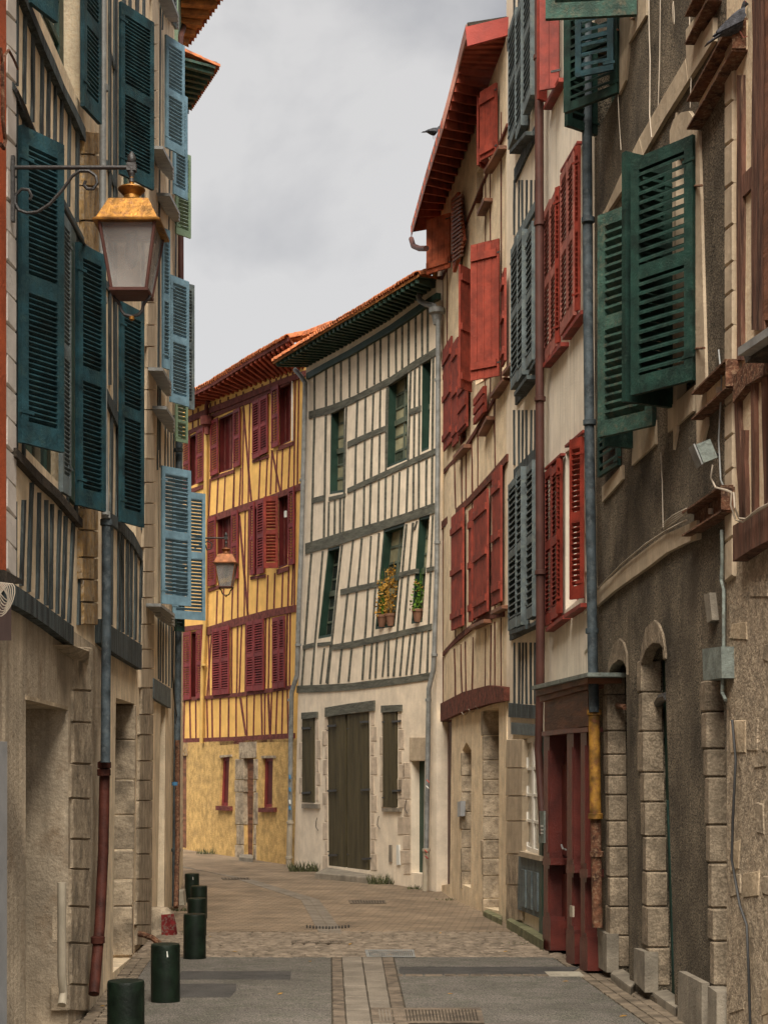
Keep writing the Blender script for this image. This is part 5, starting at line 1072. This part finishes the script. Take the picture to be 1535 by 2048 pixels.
# rubble stones of the pier
y = 1130
while y < 2300:
    hh = R.uniform(34, 78); x = 1456
    while x < 1556:
        ww = R.uniform(18, 46); j = lambda s=5: R.uniform(-s, s)
        if R.random() < .28: block(h, [FR.p(x + 1 + j(2), y + 1 + j(9), .008), FR.p(x + ww - 3 + j(3), y - 4 + j(9), .008), FR.p(x + ww - 3 + j(3), y + hh - 5 + j(9), .008), FR.p(x + 1 + j(3), y + hh - 1 + j(9), .008)], FR.n(x), .12 + R.uniform(-.02, .01), R.choice(('stone', 'pier', 'ground_wall2')), 'stone', ch=.022)
        x += ww
    y += hh
# --- steel channel brackets
def channel(x0, yt0, x1, yt1, yb0, yb1, label, off=.11):
    t = thing('steel_channel', FR.p(x1, yt1, 0), label, 'bracket'); n = FR.n(x0)
    T0, T1, B0, B1 = FR.p(x0, yt0, off), FR.p(x1, yt1, off), FR.p(x0, yb0, off), FR.p(x1, yb1, off)
    B0.z = T0.z - (T0.z - B0.z + T1.z - B1.z) / 2; T1.z = T0.z; B1.z = B0.z
    for nm, a, c_ in (('flange', T0, T1), ('flange', B0, B1)): MB().box8([a, c_, c_ - n * off, a - n * off], [p - ZV * .014 for p in (a, c_, c_ - n * off, a - n * off)]).build(nm, 'rust', t)
    w = [T0 - n * (off - .015), T1 - n * (off - .015), B1 - n * (off - .015), B0 - n * (off - .015)]; w = [w[0] - ZV * .015, w[1] - ZV * .015, w[2], w[3]]; MB().box8(w, [p - n * .03 for p in w]).build('web', 'rust' if yb0 > 900 else 'beige', t)  # upper webs take a pale colour to paint in the light falling there
    e = [T1 - ZV * .015, T1 - n * (off - .015) - ZV * .015, B1 - n * (off - .015), B1]; d = (T1 - T0).normalized() * .015; MB().box8(e, [p + d for p in e]).build('end_plate', 'rust', t)
    m_ = (T0 + B1) / 2 - n * (off - .03); MB().lathe(m_, [(.02, -.02), (.02, .02)], 8).build('bolt', 'cable', t)
channel(1368, 30, 1412, -38, 86, 22, 'rusty steel channel on the wall at the top edge, highest of four')
channel(1372, 200, 1462, 72, 256, 135, 'rusty steel channel the pigeon perches on, upper right')
channel(1381, 786, 1449, 736, 838, 790, 'rusty steel channel just above the floodlight')
channel(1362, 1024, 1440, 984, 1072, 1032, 'rust-stained steel channel topped with cables, lowest of four')
# --- floodlight, cables
t = thing('floodlight', FR.p(1425, 900, .1), 'small grey floodlight tilted down on the roughcast wall', 'floodlight'); c = FR.p(1408, 905, .18)
u = Vector((.86, .1, .35)).normalized(); w = Vector((0, 1, 0)); v = u.cross(w).normalized(); w = u.cross(v)
b = MB(); b.box(c, u, v, w, .11, .14, .10); b.build('housing', 'greycab', t); b = MB(); b.box(c - u * .07, u, v, w, .012, .155, .115); b.build('lens_frame', 'zinc', t); MB().tube([c + u * .05, FR.p(1436, 912, .02)], .014, 6).build('arm', 'iron', t)
def wc(pts, r, m, label, group=None): cable(None, [FR.p(x, y, o) for x, y, o in pts], r, m, 'wall_cable', label=label, cat='cable', group=group)
wc([(1424, 930, .08), (1420, 955, .1), (1430, 975, .12), (1450, 980, .2), (1462, 985, .2)], .007, 'cable', 'white cable looping from the floodlight to the lowest channel')
wc([(1436, 700, .02), (1442, 760, .04), (1436, 880, .03), (1440, 960, .04), (1447, 975, .05)], .007, 'zinc', 'grey cable running down past the floodlight')
wc([(1462, 985, .2), (1460, 1010, .2), (1470, 1040, .16), (1484, 1044, .14), (1510, 1025, .14), (1535, 1010, .14), (1600, 985, .14)], .007, 'cable', 'white cable sagging over the brown beam at the right edge')
wc([(1466, 985, .2), (1468, 1015, .2), (1476, 1036, .16), (1490, 1038, .14), (1515, 1018, .14), (1600, 975, .14)], .007, 'cable', 'second white cable beside the one sagging over the brown beam')
wc([(1192, 1180, .06), (1240, 1130, .06), (1290, 1088, .06), (1330, 1062, .06), (1372, 1040, .08)], .008, 'cable', 'cable following the lower pale stone band')
for k, lb in enumerate(('lowest', 'second lowest', 'second highest', 'highest')): wc([(1326, 1058 - k * 4, .06 + k * .01), (1345, 1046 - k * 5, .06), (1372, 1026 - k * 3, .1)], .006, 'cable', lb + ' of the bundle of beige cables feeding the lowest channel', 'bundle of beige cables above the lower stone band') 
wc([(1296, -60, .03), (1297, 60, .03), (1299, 120, .04), (1298, 230, .04), (1302, 275, .04)], .006, 'cable', 'beige cable hanging down the roughcast above the large green shutter')
wc([(1320, -60, .03), (1318, 120, .03), (1314, 245, .03)], .005, 'cable', 'thin beige cable to the left of the wall ring')
wc([(1233, 150, .03), (1237, 240, .03), (1241, 300, .03)], .005, 'cable', 'beige cable ending above the pair of green shutters')
wc([(1378, 20, .03), (1378, 140, .03), (1381, 155, .03), (1379, 215, .03)], .005, 'cable', 'beige cable passing behind the upper channels')
wc([(1320, 905, .03), (1323, 960, .03), (1325, 1055, .05)], .005, 'cable', 'beige cable rising from the stone band below the green shutters')
wc([(1193, 1180, .03), (1190, 1030, .03), (1188, 800, .03), (1181, 600, .04), (1178, 300, .04)], .005, 'cable', 'thin cable beside the blue-grey downpipe')
wc([(1442, 1060, .06), (1443, 1120, .06), (1441, 1160, .06), (1446, 1180, .06), (1446, 1300, .06), (1443, 1385, .06), (1450, 1400, .06)], .014, 'greycab', 'thick green-grey conduit beside the meter box')
wc([(1463, 1440, .05), (1470, 1520, .05), (1464, 1640, .08), (1462, 1720, .08), (1478, 1810, .06), (1492, 1850, .05), (1496, 1950, .05), (1500, 2090, .05)], .010, 'blackcable', 'black cable hanging down the stone pier at the right')
b = MB(); b.tube([FR.p(1346, 26, .02) + Vector((0, math.sin(a) * .03, math.cos(a) * .092)) + Vector((math.sin(a) * .012, 0, 0)) for a in [k * 6.2832 / 16 for k in range(17)]], .004, 5); b.build('wall_ring', 'cable', None, label='thin oval wire loop high on the roughcast wall', cat='loop')
# --- pigeons
def pigeon(c, s, fw, label):
    t = thing('pigeon', c, label, 'pigeon'); f = Vector(fw).normalized(); sd_ = Vector((f.y, -f.x, 0)).normalized(); UP = f.cross(sd_); UP = UP if UP.z > 0 else -UP
    ctr = [(-.17, .085, .014, .006), (-.12, .09, .036, .020), (-.07, .10, .062, .050), (-.01, .11, .078, .076), (.04, .12, .078, .084), (.075, .145, .062, .062), (.09, .175, .042, .040), (.098, .195, .036, .034), (.108, .212, .038, .036), (.124, .218, .028, .027), (.142, .214, .010, .010)]
    b = MB(); rg = []
    for x, z, a, bb in ctr:
        rg.append([c + (f * x + UP * z) * s + (sd_ * math.cos(q) * a + (UP * .85 + f * (.5 if .07 < x < .11 else .15)) * math.sin(q) * bb) * s for q in [k * .6283 for k in range(10)]])
    b.rings(rg); b.sm = True; b.build('body', 'pigeon', t)
    for k in (-1, 1):
        w = MB(); w.rings([[c + (f * x + UP * z + sd_ * k * (y + e)) * s for y, e in ((y0, .0), (y0, .012))] + [c + (f * x + UP * (z + hh) + sd_ * k * (y0 * .9 + e)) * s for e in (.012, 0)] for x, z, y0, hh in ((-.15, .085, .02, .016), (-.05, .085, .060, .06), (.03, .09, .076, .07), (.07, .12, .062, .04))]); w.sm = True; w.build('wing', 'pigeon', t)
        MB().tube([c + (f * .01 + sd_ * k * .02 + UP * .07) * s, c + (f * .02 + sd_ * k * .022) * s, c + (f * .05 + sd_ * k * .024) * s], .004 * s, 5).build('leg', 'pink', t)
        MB().lathe(c + (f * .120 + UP * .222 + sd_ * k * .030) * s, [(.001, -.004), (.005, 0), (.001, .004)], 8).build('eye', 'sticker', t)
    MB().box8([c + (f * -.1 + UP * .085 + sd_ * .025) * s, c + (f * -.1 + UP * .085 - sd_ * .025) * s, c + (f * -.24 + UP * .05 - sd_ * .03) * s, c + (f * -.24 + UP * .05 + sd_ * .03) * s], [c + (f * -.1 + UP * .078 + sd_ * .025) * s, c + (f * -.1 + UP * .078 - sd_ * .025) * s, c + (f * -.24 + UP * .043 - sd_ * .03) * s, c + (f * -.24 + UP * .043 + sd_ * .03) * s]).build('tail', 'pigeon', t)
    MB().lathe(c + (f * .148 + UP * .212) * s, [(.005, -.006), (.006, 0), (.002, .006)], 6).build('beak', 'iron', t)
pigeon(FR.p(1478, 80, .06), .98, (.85, .1, .34), 'grey pigeon perched on the end of a rusty steel channel')
pigeon(FR.p(866, 276, .58), .95, (.7, .5, 0), 'small distant pigeon on the edge of the red eave against the sky')
# ================================================================ lamps
def lantern(c, s, label, metal, bracket):
    """c = top centre of the roof cap, s = overall scale (roof width 0.42 m at 1)"""
    t = thing('street_lamp', c, label, 'street lamp', 'wall lanterns on iron brackets')
    def sq(w, z): return [c + Vector((a * w / 2 * s, b_ * w / 2 * s, z * s)) for a, b_ in ((-1, -1), (1, -1), (1, 1), (-1, 1))]
    b = MB(); b.rings([sq(.425, -.165), sq(.43, -.155), sq(.385, -.14), sq(.255, .0), sq(.24, .006)]); hd = b.build('lamp_roof', metal, t)
    b = MB(); b.lathe(c, [(.12 * s, .0), (.125 * s, .006 * s), (.09 * s, .02 * s), (.055 * s, .035 * s), (.05 * s, .06 * s), (.075 * s, .085 * s), (.088 * s, .10 * s), (.085 * s, .108 * s), (.04 * s, .125 * s), (.015 * s, .135 * s), (.013 * s, .2 * s)], 24); b.build('lamp_crown', metal, hd)
    b = MB(); b.lathe(c + ZV * .2 * s, [(.02 * s, -.05 * s), (.013 * s, -.02 * s), (.022 * s, .0), (.024 * s, .02 * s), (.012 * s, .04 * s), (.01 * s, .06 * s)], 12); b.build('hanging_stem', 'iron', hd)
    top, bt = -.165, -.56; wt, wb = .35, .225
    for k in range(4):
        A, B = sq(wt, top)[k], sq(wt, top)[(k + 1) % 4]; C_, D = sq(wb, bt)[(k + 1) % 4], sq(wb, bt)[k]
        g = MB(); cc = (A + B + C_ + D) / 4; iv = (c - cc); iv.z = 0; iv.normalize(); q = [p + iv * .008 * s for p in (A, B, C_, D)]; g.box8(q, [p + iv * .004 for p in q]); g.build('glass_pane', 'lampglass', t)
        e = MB(); e.tube([A, D], .011 * s, 6); e.build('lamp_frame', metal if metal == 'x' else 'copper' if metal == 'copper' else 'brownpipe', t)
    b = MB(); o1, o2 = sq(.25, bt - .004), sq(.245, bt - .022); b.rings([o1, o2]); b.build('lamp_base', 'brownpipe', t)
    b = MB(); b.lathe(c + ZV * (top - .02) * s, [(.03 * s, .0), (.03 * s, -.05 * s), (.042 * s, -.09 * s), (.045 * s, -.14 * s), (.03 * s, -.20 * s), (.004 * s, -.225 * s)], 16); b.build('bulb', 'bulb', t)
    for sx in (-1, 1):
        pts = [c + Vector((sx * .118, -.0, bt - .02)) * s, c + Vector((sx * .112, 0, bt - .04)) * s, c + Vector((sx * .088, 0, bt - .06)) * s, c + Vector((sx * .075, 0, bt - .085)) * s, c + Vector((sx * .068, 0, bt - .115)) * s, c + Vector((sx * .045, 0, bt - .145)) * s, c + Vector((0, 0, bt - .155)) * s]
        MB().tube(pts, .011 * s, 7).build('lower_scroll', 'iron', t)
    MB().lathe(c + ZV * (bt - .165) * s, [(.004, -.02 * s), (.018 * s, -.012 * s), (.018 * s, .008 * s), (.004, .016 * s)], 10).build('finial', 'brass', t)
    # bracket arm to the wall
    aw, ah = bracket; top_ = c + ZV * ah * s; wl = Vector((aw, c.y, top_.z))
    ar = MB(); ar.tube([wl, top_ + Vector((-.03 * s, 0, 0))], .014 * s, 10); am = ar.build('bracket_arm', 'iron', t)
    k_ = MB(); k_.box(top_, Vector((1, 0, 0)), ZV, Vector((0, 1, 0)), .06 * s, .05 * s, .05 * s); k_.lathe(top_ + ZV * .02 * s, [(.02 * s, 0), (.03 * s, .02 * s), (.026 * s, .05 * s), (.012 * s, .075 * s), (.004 * s, .085 * s)], 10); k_.build('bracket_head', 'iron', am)
    MB().lathe(top_ - ZV * .02 * s, [(.012 * s, 0), (.012 * s, -(ah - .2) * s)], 8).build('hanger', 'iron', am)
    return t, top_, wl, am
YL = 9.1; c = Vector(((263.5 - CX) / FPX * YL, YL, zpix(411, YL)))
wx = -2.29
t, tp, wl_, am = lantern(c, .94, 'near brass wall lantern with frosted panes hanging from a scrolled arm at left', 'brass', (wx, .245))
def px3(x, y, Y=9.1): return Vector(((x - CX) / FPX * Y, Y, zpix(y, Y)))
pl = MB(); pl.box(px3(27, 378), Vector((1, 0, 0)), ZV, Vector((0, 1, 0)), .02, .40, .03); pl.build('wall_plate', 'iron', t)
sc = []
for k in range(14): a = k / 13 * 4.9; r = .018 + .0075 * a; sc.append(px3(52, 388) + Vector((-math.cos(a + 2.2) * r * 1.25, 0, math.sin(a + 2.2) * r * 1.25)))
pts = [(60, 400), (64, 392), (58, 380), (44, 378), (32, 390), (30, 405), (38, 420), (55, 426), (75, 424), (100, 408), (125, 380), (145, 352), (160, 342), (178, 342), (192, 352), (195, 366), (187, 378), (175, 378), (168, 370), (171, 362)]
MB().tube([px3(*p) for p in pts], .010, 7).build('scroll', 'iron', am)
c = Vector(((452 - CX) / FPX * 25.2, 25.2, zpix(1110, 25.2)))
t, tp, wl_, am = lantern(c, .95, 'far copper wall lantern seen against the yellow house', 'copper', (FL.p(345, 1075, .02).x, .30))
q = lambda x, y: px3(x, y, 25.2)
MB().tube([q(*p) for p in ((411, 1090), (414, 1100), (422, 1098), (424, 1088), (416, 1082), (400, 1090), (385, 1100))], .012, 6).build('scroll', 'iron', am)
# ================================================================ bollards
for i, (x, Yb, lab) in enumerate(((252, 10.2, 'nearest dark green bollard, cut off by the bottom of the picture'), (331, 13.03, 'second nearest dark green bollard, with a pale scratch near its top'), (389.5, 16.84, 'third dark green bollard, at the edge of the cobble band'), (394, 19.9, 'fourth dark green bollard, half hidden behind the third one'), (398, 23.0, 'fifth dark green bollard, second farthest of the row'), (384, 26.2, 'farthest dark green bollard, with a white smudge on it'))):
    c = Vector(((x - CX) / FPX * Yb, Yb, zg(Yb)))
    t = thing('bollard', c, lab, 'bollard', 'dark green bollards along the left kerb')
    MB().lathe(c, [(.126, -.1), (.126, .478), (.1235, .49)], 32).build('post', 'bollard', t); MB().lathe(c, [(.1235, .4905), (.121, .499), (.08, .503), (.0, .504)], 32).build('cap', 'bollard', t)
    if i in (1, 5): MB().box8([c + Vector((.03, -.1245, .40)), c + Vector((.042, -.121, .40)), c + Vector((.036, -.1225, .45)), c + Vector((.028, -.125, .45))], [p + Vector((0, .01, 0)) for p in (c + Vector((.03, -.1245, .40)), c + Vector((.042, -.121, .40)), c + Vector((.036, -.1225, .45)), c + Vector((.028, -.125, .45)))]).build('scratch', 'white', t)

b_ = 0
for (x, y) in ((470, 1905), (620, 1925), (560, 1990), (900, 1990), (1010, 1905), (330, 1940), (205, 2015), (880, 1868), (1130, 1965), (700, 1890), (420, 1875), (1245, 2035)):
    c = G(x, y, .012); a = R.uniform(0, 6.28); d = Vector((math.cos(a), math.sin(a), .1)) * .03; s_ = Vector((-math.sin(a), math.cos(a), 0)) * .014
    if b_ == 0: lm = MB()
    lm.box8([c - d, c + s_, c + d, c - s_], [c - d + ZV * .003, c + s_ + ZV * .006, c + d + ZV * .003, c - s_ + ZV * .004]); b_ += 1
lm.build('litter', 'leafyellow', None, kind='stuff', label='scattered dry leaves and scraps on the street')
weeds(352, 1868, 60, .35, .06, 'thin grass between the paving stones by the bollards'); weeds(1060, 1888, 50, .35, .05, 'moss along the long step at the right')
